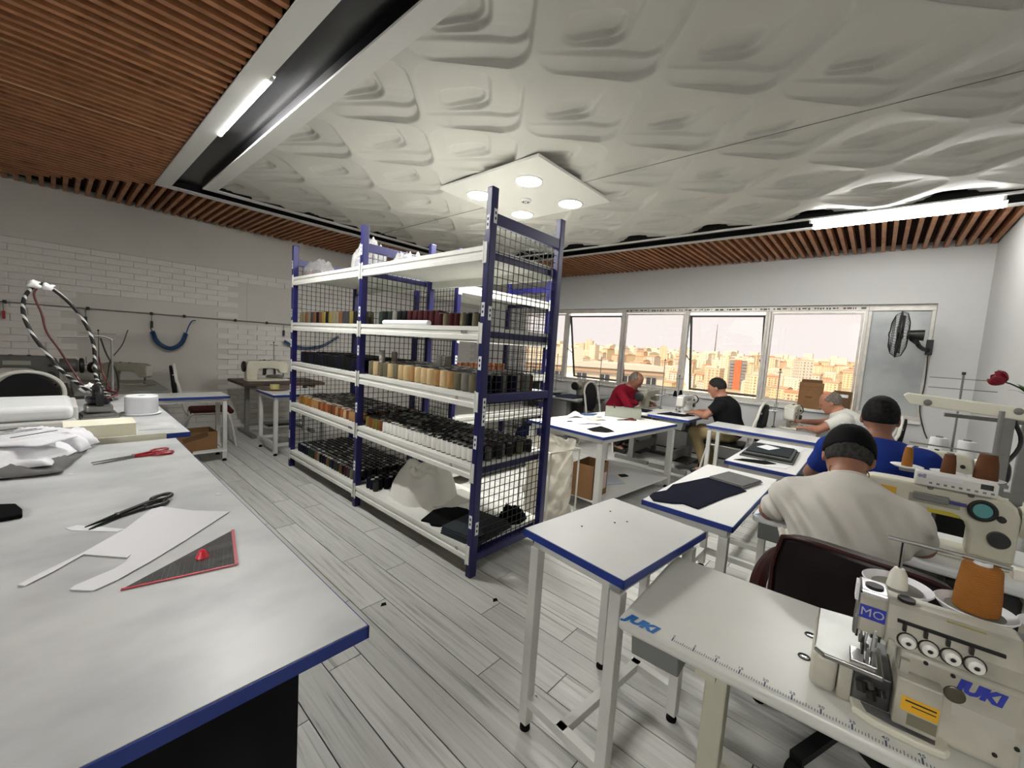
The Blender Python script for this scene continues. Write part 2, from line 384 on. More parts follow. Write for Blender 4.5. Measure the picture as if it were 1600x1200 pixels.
# relief film: one motif per diamond cell, the flat print's drawn shading shaped as steps
film = struct(MB().box(CXL[3]-.02, CXR[0]+.02, Y0, CYB[0]+.02, ZS+.115, ZS+.13).build('ceiling_film', FILM))
def rbox(u, v, a, b, c, d, r):
    """signed distance to a rounded rectangle"""
    qx = np.abs(u-(a+b)/2)-((b-a)/2-r); qy = np.abs(v-(c+d)/2)-((d-c)/2-r)
    return np.hypot(np.maximum(qx,0), np.maximum(qy,0))+np.minimum(np.maximum(qx,qy),0)-r
def relief(u, v):
    """nested trays that deepen towards their far and right edges and end there in a steep wall"""
    st = lambda d, w: np.clip(.5-d/w, 0, 1)
    def lev(a, b, c, d, r, dep, pw=1.0):
        s = np.clip((u-a)/(b-a), 0, 1); t = np.clip((v-c)/(d-c), 0, 1)
        return dep*st(rbox(u,v,a,b,c,d,r), .010)*np.clip(1.5*s,0,1)**pw*np.clip(1.5*t,0,1)**pw
    big = st(rbox(u,v,-.635,-.004,-.472,.182,.15),.010)
    z = lev(-.635,-.004,-.472,.182,.15,.034) + lev(-.70,-.006,-.472,.046,.12,.020)*big
    return z + lev(-.54,-.205,-.44,.004,.10,.026) + lev(-.52,-.243,-.215,-.024,.075,.022,.4)
NG = 72; P_ = .6695; U0, V0 = -.652, -.483
uu, vv = np.meshgrid(np.linspace(0,1,NG+1)*P_+U0, np.linspace(0,1,NG+1)*P_+V0); hh = relief(uu, vv)
s2_ = math.sqrt(.5)
mv = [((u+v)*s2_, (v-u)*s2_, h) for u, v, h in zip(uu.ravel(), vv.ravel(), hh.ravel())]
mf = [(j*(NG+1)+i, (j+1)*(NG+1)+i, (j+1)*(NG+1)+i+1, j*(NG+1)+i+1) for j in range(NG) for i in range(NG)]
mo = MB(); mo.v = mv; mo.f = mf
MOT = bpy.data.meshes.new('relief_motif'); MOT.from_pydata(mv, [], mf); MOT.materials.append(FILM); MOT.shade_smooth()
bx0, bx1, by0, by1 = CXL[3]-.004, CXR[0]+.004, Y0, CYB[0]+.004
for a in range(-14, 15):
    for b in range(-14, 15):
        ox = 2.56+(a+b)*P_*s2_; oy = 1.45+(b-a)*P_*s2_
        cs = [((u+v)*s2_+ox, (v-u)*s2_+oy) for u in (U0,U0+P_) for v in (V0,V0+P_)]
        xs = [c[0] for c in cs]; yy = [c[1] for c in cs]
        if max(xs) < bx0+.01 or min(xs) > bx1-.01 or max(yy) < by0+.01 or min(yy) > by1-.01: continue
        me = MOT
        if min(xs) < bx0 or max(xs) > bx1 or min(yy) < by0 or max(yy) > by1:
            bm = bmesh.new(); bm.from_mesh(MOT)
            for co, no in (((bx0-ox,0,0),(-1,0,0)),((bx1-ox,0,0),(1,0,0)),((0,by0-oy,0),(0,-1,0)),((0,by1-oy,0),(0,1,0))):
                bmesh.ops.bisect_plane(bm, geom=bm.verts[:]+bm.edges[:]+bm.faces[:], plane_co=co, plane_no=no, clear_outer=True)
            if len(bm.faces) == 0: bm.free(); continue
            me = bpy.data.meshes.new('relief_motif'); bm.to_mesh(me); bm.free(); me.materials.append(FILM); me.shade_smooth()
        place(me, 'relief_motif', (ox, oy, ZS), film)
MB().box(3.1485, 3.1505, Y0, CYB[0], ZS-.004, ZS+.001).build('film_seam', mat('film_seam', srgb(120,118,112), .6), film)
# light panel with four downlights and a detector
struct(MB().box(2.50, 3.63, 2.10, 3.31, ZS-.026, ZS-.004).build('trim_8', mat('white_light_panel', srgb(222,221,214), .5)))
LED = emat('downlight_glow', (1,.98,.94,1), DOWN); LEDT = emat('tube_glow', (1,.99,.97,1), TUBE); LEDS = emat('slim_lamp_glow', (1,.99,.97,1), SLIM)
for k, (x, y) in enumerate(((2.82,2.46),(3.47,2.46),(2.82,3.09),(3.47,3.09))):
    t = thing('downlight', 'lit round recessed downlight in the square white ceiling panel', 'light', (x,y,ZS-.026), 0, 'downlights of the ceiling panel')
    MB().lathe([(.128,0),(.128,-.006),(.112,-.008),(.110,0)], 32).build('rim', WHITEC, t, True)
    MB().add([(.110*math.cos(2*PI*i/32), .110*math.sin(2*PI*i/32), -.0035) for i in range(32)], [tuple(range(31,-1,-1))]).build('lens', LED, t)
t = thing('smoke_detector', 'small round white smoke detector in the centre of the light panel', 'detector', (3.155,2.775,ZS-.026))
MB().lathe([(.055,0),(.055,-.012),(.045,-.022),(0,-.024)], 24).build('body', WHITEC, t, True)
for i in range(8):
    a = 2*PI*i/8; MB().bar((.018*math.cos(a),.018*math.sin(a),-.0245),(.04*math.cos(a),.04*math.sin(a),-.0235),.008,.003).build('vent_slot', BLACK, t)
def tube_light(p0, p1, label, r=.018, name='linear_light'):
    p0, p1 = Vector(p0), Vector(p1); t = thing(name, label, 'light', p0); d = p1-p0; e = d.normalized()
    MB().bar((0,0,.028), d+Vector((0,0,.028)), .045, .02).build('housing', WHITEC, t)
    MB().cyl(e*.02, d-e*.02, r, n=12).build('tube', LEDS if r < .015 else LEDT, t, True)
    for q in (Vector((0,0,0)), d-e*.02): MB().cyl(q, q+e*.02, r+.003, n=12).build('end_cap', WHITEC, t, True)
tube_light((.897,2.85,ZS-.002), (.897,3.99,ZS-.002), 'lit tube light in the ceiling channel beside the wood slats', .0125)
tube_light((5.155,.68,ZS-.02), (5.155,-.62,ZS-.02), 'lit tube on the printed-film side of the channel by the windows')
tube_light((5.40,.68,ZS-.02), (5.40,-.66,ZS-.02), 'lit tube on the slat side of the channel by the windows')
# the photograph mirrors this lamp of the room's far side in the window pane beside the boarded panel
tube_light((-3.0,.58,ZS-.03), (-3.0,-.62,ZS-.03), 'lit tube light under the slats far behind the cutting table', .0125, 'linear_light_offscreen')
# ------------------------------------------------------------------ steel racks with mesh ends
LEV = (.107, .648, 1.105, 1.534, 2.022); BEAMH = .085; RD, RH = .76, 2.45
def wire_panel(w, z0, z1, p=.052, r=.0021):
    """wire mesh in the local xz plane"""
    b = MB(); n = int(w/p)
    for i in range(1, n+1):
        x = w*i/(n+1); b.bar((x,0,z0),(x,0,z1), r*2)
    m = int((z1-z0)/p)
    for j in range(1, m+1):
        z = z0+(z1-z0)*j/(m+1); b.bar((0,.004,z),(w,.004,z), r*2)
    return b
def rack(label, loc, rz, bays, group=None, stickers=()):
    t = thing('storage_rack', label, 'rack', loc, rz, group)
    pw = .056; ny = len(bays)+1; yy = [0]
    for b in bays: yy.append(yy[-1]+b)
    clipm = MB().box(-.004,.002,0,.034,-.02,.105).box(-.006,.0,.026,.034,-.026,.111).mesh('beam_clip', RACKW)
    clip2 = MB().box(-.004,.002,-.034,0,-.02,.105).box(-.006,.0,-.034,-.026,-.026,.111).mesh('beam_clip', RACKW)
    for k, y in enumerate(yy):
        for e, x in enumerate((0, RD-pw)):
            pst = MB().box(x, x+pw, y-.024, y+.024, 0, RH).build('upright', RACKB, t, bevel=.006)
            if e == 0:
                for z in stickers:
                    s = MB().box(x-.0015, x, y-.012, y+.014, z, z+.085).build('sticker', PAPER, pst)
                    MB().ell((x-.002, y+.001, z+.028), (.0012,.007,.010), 8, 6).ell((x-.002, y+.001, z+.06), (.0012,.007,.010), 8, 6).build('sticker_mark', BLACK, pst)
                if k == 0:
                    for z in (.285, 1.0, 1.09, 1.66, 2.24):
                        MB().box(x+.022, x+.048, y-.0265, y-.0245, z, z+.085).build('sticker', PAPER, pst)
                        MB().ell((x+.035, y-.0268, z+.028), (.007,.0012,.010), 8, 6).ell((x+.035, y-.0268, z+.06), (.007,.0012,.010), 8, 6).build('sticker_mark', BLACK, pst)
        for z, h in ((2.235,.07),(1.145,.055),(.10,.052)):
            MB().box(pw, RD-pw, y-.02, y+.02, z, z+h).build('frame_rail', RACKB, t, bevel=.004)
        g = wire_panel(RD-2*pw, .15, 2.24); g.M = None
        o = g.build('wire_mesh', BLACK, t); o.location = (pw, y, 0)
    prof = [(.034,0),(0,0),(0,.028),(.007,.034),(.007,.052),(0,.058),(0,BEAMH),(.034,BEAMH)]
    for k in range(len(bays)):
        ya, yb = yy[k]+.024, yy[k+1]-.024
        for z in LEV:
            MB().box(.03, RD-.03, ya+.002, yb-.002, z+BEAMH-.022, z+BEAMH).box(.04,.06,ya+.002,yb-.002,z+.02,z+BEAMH-.022).build('shelf_panel', RACKW, t)
            b = MB(); n = len(prof)
            b.add([(x, ya, z+q) for x, q in prof]+[(x, yb, z+q) for x, q in prof], [tuple(range(n)), tuple(range(2*n-1,n-1,-1))]+[(i,n+i,n+(i+1)%n,(i+1)%n) for i in range(n)])
            bo = b.build('beam', RACKW, t)
            place(clipm, 'beam_clip', (0, ya-.03, z), bo); place(clip2, 'beam_clip', (0, yb+.03, z), bo)
            b = MB(); b.add([(RD-x, ya, z+q) for x, q in prof]+[(RD-x, yb, z+q) for x, q in prof], [tuple(range(n)), tuple(range(2*n-1,n-1,-1))]+[(i,n+i,n+(i+1)%n,(i+1)%n) for i in range(n)])
            b.build('beam', RACKW, t)
            MB().box(.06, RD-.06, ya+.002, ya+.012, z+.02, z+.062).build('end_rail', RACKB, t)
    return t
RX, RY = 1.757, 1.834
rk = rack('long blue steel rack with white shelves holding thread spools, two bays', (RX, RY, 0), 0, (1.52, 1.50), stickers=(.33, .85, 1.35, 1.68, 2.2))
rack('single-bay blue steel rack standing behind the long one', (4.25, 3.2, 0), PI/2, (1.52,), stickers=(1.3, 2.0))
marks = mat('faded_stencil_ink', srgb(70,68,62), .7)
for z, y in ((1.534,.16),(.648,.22),(1.105,.2),(.107,.12)):
    put_text('BLSC' if z > 1.5 else '15', .03, marks, rk, (-.0012, y, z+.047), (0,-1,0), (0,0,1), 'stencil_mark')
put_text('WSD', .03, marks, rk, (-.0012, 1.62, .648+.045), (0,-1,0), (0,0,1), 'stencil_mark')

# thread spools -----------------------------------------------------
def threadmat(name, c):
    if name in MATS: return MATS[name]
    m = mat(name, c, .75, var=.12, vscale=14)
    nt = m.node_tree; b = nt.nodes['Principled BSDF']; tc = nt.nodes.new('ShaderNodeTexCoord'); w = nt.nodes.new('ShaderNodeTexWave')
    w.bands_direction = 'Z'; w.inputs['Scale'].default_value = 60; w.inputs['Distortion'].default_value = 1.5
    nt.links.new(tc.outputs['Object'], w.inputs[0]); bp = nt.nodes.new('ShaderNodeBump'); bp.inputs['Strength'].default_value = .35; bp.inputs['Distance'].default_value = .002
    nt.links.new(w.outputs['Fac'], bp.inputs['Height']); nt.links.new(bp.outputs[0], b.inputs['Normal']); return m
THR = {n: threadmat('thread_'+n.replace(' ','_').replace('-','_'), srgb(*c)) for n, c in {
    'white':(232,231,224), 'cream':(206,196,170), 'beige':(188,164,122), 'tan':(164,128,84), 'sand':(196,174,132), 'brown':(96,62,40), 'rust':(118,66,40),
    'orange':(152,94,54), 'olive':(110,98,48), 'mustard':(150,122,48), 'grey':(120,118,110), 'dark grey':(46,46,47), 'black':(10,10,12), 'navy':(13,15,32),
    'dark green':(30,42,34), 'maroon':(58,18,22), 'khaki':(104,98,78), 'pale grey':(164,164,156), 'golden brown':(150,98,44)}.items()}
SM = {}
def spool_mesh(kind, colr):
    if (kind, colr) not in SM:
        if kind == 'cone': pr = [(.0235,.006),(.0255,.010),(.0262,.03),(.0250,.075),(.0225,.086),(.013,.088)]
        elif kind == 'big': pr = [(.033,.006),(.0355,.010),(.0358,.06),(.0352,.112),(.032,.118),(.016,.119)]
        else: pr = [(.0300,.006),(.0325,.012),(.0330,.05),(.0315,.108),(.029,.115),(.014,.117)]
        SM[kind, colr] = MB().lathe(pr, 16).mesh('thread_spool', THR[colr], True, 50)
    return SM[kind, colr]
def core_mesh(kind, wm):
    if ('core', kind, wm) not in SM:
        h = {'cone': .094, 'big': .122, 'fat': .121}[kind]; r = {'cone': .0165, 'big': .017, 'fat': .016}[kind]
        SM['core', kind, wm] = MB().lathe([(r+.006,0),(r+.006,.006),(r*.7,.0065),(r*.7,h-.008),(r,h-.006),(r,h),(r*.45,h),(r*.45,h-.012)], 14).mesh('spool_core', {'w': mat('pale_spool_plastic', srgb(176,175,168), .5), 'k': BLACK, 'g': mat('grey_spool_plastic', srgb(92,92,90), .5)}[wm], True, 40)
    return SM['core', kind, wm]
LVN = ('lowest', 'second', 'middle', 'fourth', 'top'); BYN = ('bay beside the square table', 'bay nearer the brick wall')
slots = []; rs = random.Random(11)
def fill(lv, bay, kind, pitch, y0, y1, rows, colf, prio, corew, dx=0):
    z = LEV[lv]+BEAMH; y = y0; c = 0
    while y < y1:
        for r in range(rows):
            slots.append((prio+r, lv, bay, r, kind, RX+.045+dx+pitch*.55+r*pitch*.98+rs.uniform(-.0008,.0008), RY+y+(pitch*.5 if r % 2 else 0)+rs.uniform(-.0008,.0008), z, colf(r, c, (y-y0)/(y1-y0)), rs.choice(corew)))
        y += pitch; c += 1
B0 = (.06, 1.44); B1 = (1.58, 2.93)
mixd = ['dark grey','black','grey','khaki','navy','black','dark grey','brown','dark green','pale grey']
fill(1, 0, 'cone', .055, *B0, 11, lambda r,c,t: ('white' if t < .80 else rs.choice(['olive','mustard','rust','tan'])) if r == 0 else ('white' if r == 1 and rs.random() < .45 and t < .8 else rs.choice(mixd)), 0, 'gkk')
fill(1, 1, 'cone', .055, *B1, 11, lambda r,c,t: rs.choice(['orange','rust','tan','tan','brown','beige'] if t < .75 else ['golden brown','mustard','olive']) if r < 2 else rs.choice(['brown','tan','dark grey','khaki','black','rust']), 0, 'wgg')
fill(0, 1, 'cone', .055, *B1, 11, lambda r,c,t: rs.choice(['dark grey','khaki','dark green','brown','maroon','black','navy'] if t < .8 else ['navy','black','navy']) if r == 0 else rs.choice(['black','navy','dark grey','black']), 0, 'wgg')
fill(0, 0, 'cone', .055, 1.28, 1.44, 11, lambda r,c,t: rs.choice(['black','navy','black','dark grey']), 0, 'gwk')
fill(2, 0, 'big', .0755, *B0, 8, lambda r,c,t: rs.choice(['grey','pale grey','khaki'] if t < .17 else ['sand','beige','tan','sand','tan','beige'] if t < .6 else ['cream','sand','khaki','beige']) if r == 0 else rs.choice(['grey','dark grey','khaki','pale grey','navy'] if r < 7 else ['brown','rust','brown']), 0, 'wgg')
fill(2, 1, 'big', .0755, *B1, 8, lambda r,c,t: rs.choice(['black','navy','black']), 0, 'gkk')
fill(3, 1, 'fat', .071, *B1, 2, lambda r,c,t: rs.choice(['khaki','black','brown','dark grey','khaki','olive','black']), 0, 'kg')
fill(3, 0, 'fat', .071, .6, 1.44, 2, lambda r,c,t: ('maroon' if t < .45 else rs.choice(['dark green','grey','dark green','black'])), 0, 'kg', .055)
fill(3, 0, 'cone', .06, .08, .55, 1, lambda r,c,t: rs.choice(['brown','black','maroon','khaki']), 0, 'kg')
slots.sort(key=lambda s: (s[0], -s[1] if s[0] else 0))
solo, rest = slots[:290], slots[290:]
for pr, lv, bay, r, kind, x, y, z, c, w in solo:
    o = place(spool_mesh(kind, c), 'thread_spool', (x, y, z), None, rs.uniform(0, 6))
    tag(o, '%s thread spool, %s row, %s shelf, %s' % (c, 'front' if r == 0 else 'second' if r == 1 else 'third', LVN[lv], BYN[bay]), 'spool', 'spools on the %s shelf, %s' % (LVN[lv], BYN[bay]))
    place(core_mesh(kind, w), 'spool_core', (0,0,0), o)
# the spools further back, too many to lift out one by one
names = list(THR); sv = []; sf = []; sm = []
for pr, lv, bay, r, kind, x, y, z, c, w in rest:
    R = {'cone': .025, 'big': .035, 'fat': .032}[kind]; h = {'cone': .087, 'big': .118, 'fat': .115}[kind]
    for rr, z0, z1, mi in ((R, 0, h, names.index(c)), (R*.66, h, h+.008, len(names) + (0 if w == 'w' else 1 if w == 'k' else 2))):
        o = len(sv); n = 9
        sv += [(x+rr*math.cos(2*PI*i/n), y+rr*math.sin(2*PI*i/n), z+zz) for zz in (z0, z1) for i in range(n)]
        sf += [(o+i, o+(i+1)%n, o+n+(i+1)%n, o+n+i) for i in range(n)] + [tuple(o+n+i for i in range(n))]; sm += [mi]*(n+1)
me = bpy.data.meshes.new('thread_spools'); me.from_pydata(sv, [], sf)
for n in names: me.materials.append(THR[n])
for m_ in (MATS['pale_spool_plastic'], BLACK, MATS['grey_spool_plastic']): me.materials.append(m_)
me.polygons.foreach_set('material_index', sm); me.update()
o = bpy.data.objects.new('thread_spools', me); COL.objects.link(o); o['kind'] = 'stuff'
tag(o, 'mass of mixed dark thread spools packed behind the front rows on the long rack', 'spools')
# a row of brown spools on the rack behind, and pale rolls standing on the beige spools
for i in range(9):
    o = place(spool_mesh('big', 'brown' if i % 3 else 'rust'), 'thread_spool', (2.86+.085*i, 3.32, LEV[2]+BEAMH))
    tag(o, 'brown thread spool on the single-bay rack behind the long rack', 'spool', 'brown spools on the rack behind'); place(core_mesh('big', 'w'), 'spool_core', (0,0,0), o)
for x, y, c in ((1.88, 3.17, 'pale grey'), (1.93, 3.06, 'grey'), (2.06, 2.62, 'pale grey'), (2.05, 2.5, 'grey')):
    o = place(spool_mesh('cone', c), 'thread_spool', (x, y, LEV[2]+BEAMH+.123)); tag(o, '%s thread cone standing on top of the beige spools, middle shelf' % c, 'spool', 'cones standing on the spools'); place(core_mesh('cone', 'w'), 'spool_core', (0,0,0), o)
# soft goods on the lowest shelf
def noise2(x, y, s=0.0): return math.sin(x*1.7+s)*math.cos(y*2.3-s*.7)+.5*math.sin(x*4.1-y*3.3+s*2)+.25*math.sin(x*9.3+y*7.7+s)
Z1 = LEV[0]+BEAMH
def heap(name, m, poly_r, h, loc, label, cat, seed=0, nx=36, crump=.02, rz=0, pw=1.0, thick=0):
    """crumpled mound on an outline (rx, ry)"""
    rx, ry = poly_r; b = MB(); nr = 14; vs = [(0,0,h*(.9+.1*noise2(0,0,seed)))]; fs = []
    for j in range(1, nr+1):
        t = j/nr
        for i in range(nx):
            a = 2*PI*i/nx; w = 1+.08*noise2(math.cos(a)*1.6, math.sin(a)*1.6, seed)
            z = h*max(0, (1-t**2))**pw*(1+.14*noise2(math.cos(a)*t*2.0, math.sin(a)*t*2.0, seed+1)) + crump*noise2(t*6+math.cos(a)*3, math.sin(a)*5, seed+3)*(1-t)*2*t + .003*(1-t)
            vs.append((rx*t*w*math.cos(a), ry*t*w*math.sin(a), max(z, .002 if t < .99 else 0)))
    for i in range(nx): fs.append((0, 1+i, 1+(i+1)%nx))
    for j in range(nr-1):
        for i in range(nx): fs.append((1+j*nx+i, 1+(j+1)*nx+i, 1+(j+1)*nx+(i+1)%nx, 1+j*nx+(i+1)%nx))
    fs.append(tuple(1+(nr-1)*nx+i for i in range(nx-1,-1,-1)))
    b.add(vs, fs); o = b.build(name, m, None, True, ang=75); o.location = loc; o.rotation_euler = (0,0,rz)
    return tag(o, label, cat)
WCLOTH = mat('white_lining_cloth', srgb(212,210,202), .9, var=.05, bump=.1, bscale=20)
heap('cloth_heap', WCLOTH, (.27,.28), .28, (2.10, 2.80, Z1), 'heap of white lining cloth on the lowest rack shelf', 'cloth', 2, crump=.035, pw=.6)
def flat_piece(name, m, poly, z, th, label, cat, parent=None, warp=0.0):
    o = MB().prism(poly, z, z+th).build(name, m, parent)
    return tag(o, label, cat) if label else o
jag = [(1.82,2.36),(1.90,2.40),(2.00,2.45),(2.10,2.44),(2.14,2.40),(2.19,2.38),(2.22,2.30),(2.20,2.22),(2.12,2.17),(2.02,2.14),(1.93,2.14),(1.90,2.18),(1.86,2.20),(1.83,2.25),(1.85,2.30)]
jag = [(x-.05, y+.01) for x, y in jag]
flat_piece('fabric_piece', BLACKF, jag, Z1, .012, 'black cut fabric piece with a jagged edge on the lowest rack shelf', 'fabric')
t = thing('folded_fabric', 'folded charcoal suit fabric lying on the lowest rack shelf', 'fabric', (1.99, 2.005, Z1), .12)
for k in range(4): MB().box(-.22+.004*k,.20-.006*k,-.16+.005*k,.15,.014*k,.014*k+.013).build('fold_layer', CHARF, t, bevel=.006)
heap('fabric_scraps', BLACKF, (.13,.10), .09, (2.32, 1.97, Z1), 'crumpled black fabric scraps beside the folded charcoal fabric on the lowest rack shelf', 'fabric', 5, crump=.06)
flat_piece('board', mat('grey_card', srgb(190,190,184), .8), [(2.0,2.42),(2.45,2.42),(2.45,2.7),(2.0,2.78)], Z1, .004, 'pale card sheet lying flat on the lowest rack shelf', 'card')
o = MB().cyl((1.824,2.46,LEV[3]+BEAMH+.02),(1.822,3.06,LEV[3]+BEAMH+.02),.0205,n=12).build('paper_roll', PAPER, None, True); tag(o, 'white paper roll lying along the front of the fourth rack shelf', 'paper roll')
# bags on the top shelf
FILMB = glassmat('clear_plastic_bag', (.95,.95,.95,1), alpha=.22, rough=.15)
ZT = LEV[4]+BEAMH
def bag(loc, r, label, seed):
    o = heap('plastic_bag', FILMB, (r[0], r[1]), r[2], loc, label, 'bag', seed, crump=.05, pw=.4); return o
bag((1.93, 4.58, ZT), (.14,.24,.17), 'clear plastic bag with orange and pink spools on the top rack shelf', 3)
for k, (dx, dy, c) in enumerate(((-.06,.1,'orange'),(-.05,-.05,'maroon'),(.03,.02,'rust'))):
    o = MB().cyl((1.93+dx, 4.58+dy-.06, ZT+.036),(1.93+dx, 4.58+dy+.05, ZT+.05),.034,n=14).build('thread_spool', THR[c], None, True)
    tag(o, '%s thread spool lying inside the plastic bag on the top shelf' % c, 'spool')
bag((1.98, 3.62, ZT), (.13,.22,.28), 'crumpled empty clear plastic bag on the top rack shelf beside the middle upright', 8)
bag((2.05, 3.12, ZT), (.12,.20,.12), 'clear plastic bag on the top shelf behind the mesh divider', 9)
# ------------------------------------------------------------------ work tables
def work_table(name, label, cx, cy, lx, ly, z, rz=0, rails='H', shelf=None, leg=.042, group=None, top=None, hide_legs=()):
    t = thing(name, label, 'table', (cx, cy, 0), rz, group); a, b = lx/2, ly/2; th = .026
    MB().box(-a+.004, a-.004, -b+.004, b-.004, z-th, z).build('tabletop', top or WHITE, t)
    MB().box(-a, a, -b, -b+.004, z-th-.002, z-.0015).box(-a, a, b-.004, b, z-th-.002, z-.0015).box(-a, -a+.004, -b, b, z-th-.002, z-.0015).box(a-.004, a, -b, b, z-th-.002, z-.0015).build('edge_band', BLUE, t)
    i = .03; za = z-th-.002
    for p, q in (((-a+i,-b+i+.02),(a-i,-b+i+.02)), ((-a+i,b-i-.02),(a-i,b-i-.02)), ((-a+i+.02,-b+i),(-a+i+.02,b-i)), ((a-i-.02,-b+i),(a-i-.02,b-i))):
        MB().bar((p[0],p[1],za-.02),(q[0],q[1],za-.02), leg, .04).build('apron', STEELW, t)
    for sx in (-1, 1):
        for sy in (-1, 1):
            x, y = sx*(a-i-.012), sy*(b-i-.012)
            lg = MB().box(x-leg/2, x+leg/2, y-leg/2, y+leg/2, .03, za-.04).build('leg', STEELW, t, bevel=.003)
            MB().cyl((x,y,.03),(x,y,.016), leg*.3, n=10).lathe([(leg*.3,.016),(leg*.52,.012),(leg*.52,0)], 12, (x,y,0)).build('foot', RUBBER, lg, True)
    if rails:
        zr = .13
        for sx in (-1, 1): MB().bar((sx*(a-i-.012), -b+i, zr), (sx*(a-i-.012), b-i, zr), leg*.85).build('side_rail', STEELW, t)
        if rails == 'H': MB().bar((-a+i, 0, zr), (a-i, 0, zr), leg*.85).build('stretcher', STEELW, t)
        if rails == 'U':
            for sy in (-1, 1): MB().bar((-a+i, sy*(b-i-.012), zr), (a-i, sy*(b-i-.012), zr), leg*.85).build('stretcher', STEELW, t)
    if shelf: MB().box(-a+.02, a-.02, -b+.02, b-.02, shelf-.018, shelf).build('lower_shelf', WHITE, t)
    return t
# ------------------------------------------------------------------ cutting table and what lies on it
ZK = .88
ct = thing('cutting_table', 'large white cutting table with a blue edge and dark panel base', 'table', (-.6, 1.81, 0))
MB().box(-1.3, 1.043, -1.043, 1.05, ZK-.028, ZK).build('tabletop', SCUFF, ct)
MB().box(-1.3,1.046,-1.0465,-1.043,ZK-.03,ZK-.002).box(1.043,1.0465,-1.0465,1.05,ZK-.03,ZK-.002).build('edge_band', BLUE, ct)
PANEL = mat('blue_black_panel', srgb(4,5,12), .6, spec=.15)
MB().box(.90,.935,-.96,.95,0,ZK-.03).build('side_panel', PANEL, ct)
MB().box(-1.25,.90,-.96,-.93,0,ZK-.03).build('front_panel', PANEL, ct)
MB().box(-1.25,.90,.92,.95,0,ZK-.03).build('back_panel', PANEL, ct)
MB().tube(spline([(.62,-.968,.84),(.64,-.972,.6),(.66,-.97,.3),(.66,-.975,.004)],6),.004,6).build('hanging_cord', STEELW, ct, True)
def sheet(name, m, poly, z, label, cat, th=.0012, curl=None):
    o = MB().prism(poly, z, z+th).build(name, m); return tag(o, label, cat)
PATTERN = [(0.223,1.785),(0.301,1.669),(0.388,1.587),(0.247,1.442),(0.155,1.356),(0.091,1.304),(0.05,1.282),(0.014,1.322),(0.022,1.335),(0.091,1.37),(0.113,1.393),(0.128,1.434),(0.119,1.419),(0.043,1.508),(-0.011,1.444),(-0.054,1.403),(-0.065,1.416),(-0.049,1.436),(0.041,1.519),(0.133,1.628)]
sheet('paper_pattern', PAPER, PATTERN, ZK+.0025, 'white card garment pattern with a notch cut out, under the black scissors', 'pattern', .0016)
sheet('paper_strip', PAPER, [(0.013,1.74),(0.038,1.748),(0.134,1.632),(0.116,1.624),(0.026,1.711)], ZK+.0005, 'small white paper strip under the points of the black scissors', 'paper')
for p in ((0.035,2.356),(0.4,1.794)): sheet('paper_scrap', PAPER, [(p[0]-.008,p[1]-.006),(p[0]+.009,p[1]-.01),(p[0]+.006,p[1]+.012)], ZK+.0004, 'tiny white paper scrap lying on the cutting table', 'scrap')['group'] = 'scraps on the cutting table'
# set square
SQ = glassmat('clear_ruler_plastic', (.93,.93,.93,1), alpha=.10)
t = thing('set_square', 'clear triangular ruler with red edges and a red knob on the cutting table', 'ruler', (0,0,ZK+.0005))
A, B, Cc = (0.093,1.251), (0.312,1.207), (0.359,1.432)
MB().prism([A,B,Cc],0,.002).build('plate', SQ, t)
REDM = mat('red_ruler_print', srgb(170,24,44), .4)
MB().bar((*A,.0026),(*B,.0026),.008,.0012).build('red_scale', REDM, t); MB().bar((*B,.0026),(*Cc,.0026),.008,.0012).build('red_scale', REDM, t)
tick = MB()
for k in range(1, 22):
    s = k/22; px = A[0]+(B[0]-A[0])*s; py = A[1]+(B[1]-A[1])*s; q = Vector((Cc[0]-A[0], Cc[1]-A[1])).normalized()
    L = .01+.16*s*(1 if k % 3 else .6); e = Vector((px,py))+Vector((.25,.97)).normalized()*min(L, .215*s)
    tick.bar((px,py,.0026),(e.x,e.y,.0026),.0012,.0006)
h = tick.build('hatch_lines', mat('ruler_hatch_print', srgb(70,72,74), .6), t); h['kind'] = 'stuff'
MB().lathe([(.016,.002),(.012,.008),(.009,.018),(.004,.022),(0,.0225)], 18, (0.258,1.306,0)).build('knob', mat('bright_red_knob', srgb(226,40,58), .35), t, True)
# scissors
def scissors(name, label, tip, piv, h1, h2, mb, mh, rz, open_=.012, red=False):
    t = thing(name, label, 'scissors', (0,0,ZK+.001))
    tip, piv, h1, h2 = Vector(tip), Vector(piv), Vector(h1), Vector(h2); d = (piv-tip).normalized(); n = Vector((-d.y, d.x))
    for sg, hh, zz in ((-1, h1, .004), (1, h2, .010)):
        a = tip+n*sg*open_*.5
        MB().prism([(a.x,a.y),(piv.x+n.x*.010,piv.y+n.y*.010),(piv.x-n.x*.010,piv.y-n.y*.010)], zz-.002, zz+.002).build('blade', mb, t)
        c = hh; e = (c-piv).normalized(); L = (c-piv).length
        m = Vector((-e.y, e.x))
        pts = [Vector((*(piv+e*(L*.55)),zz))] + [Vector((*(c+e*(.033*math.cos(q))+m*(.020*math.sin(q))),zz+.003)) for q in [PI*(1+2*i/18) for i in range(19)]]
        MB().bar((piv.x,piv.y,zz),(*(piv+e*(L-.03)),zz+.002),.014,.008).build('shank', mh, t)
        MB().tube(pts[1:-1], .0065, 8, True).build('handle', mh, t, True)
    MB().cyl((piv.x,piv.y,0),(piv.x,piv.y,.016),.007,n=10).build('pivot_screw', CHROME, t, True)
    return t
scissors('scissors', 'black tailor scissors lying on the white paper pattern', (.055,1.684), (.125,1.745), (.225,1.79), (.245,1.835), mat('black_scissor_steel', srgb(30,30,30), .3, .8), BLACK, 0)
scissors('scissors', 'scissors with red handles lying by the paper stack on the cutting table', (.101,2.458), (.237,2.512), (.345,2.51), (.335,2.555), STEEL, RED, 0)
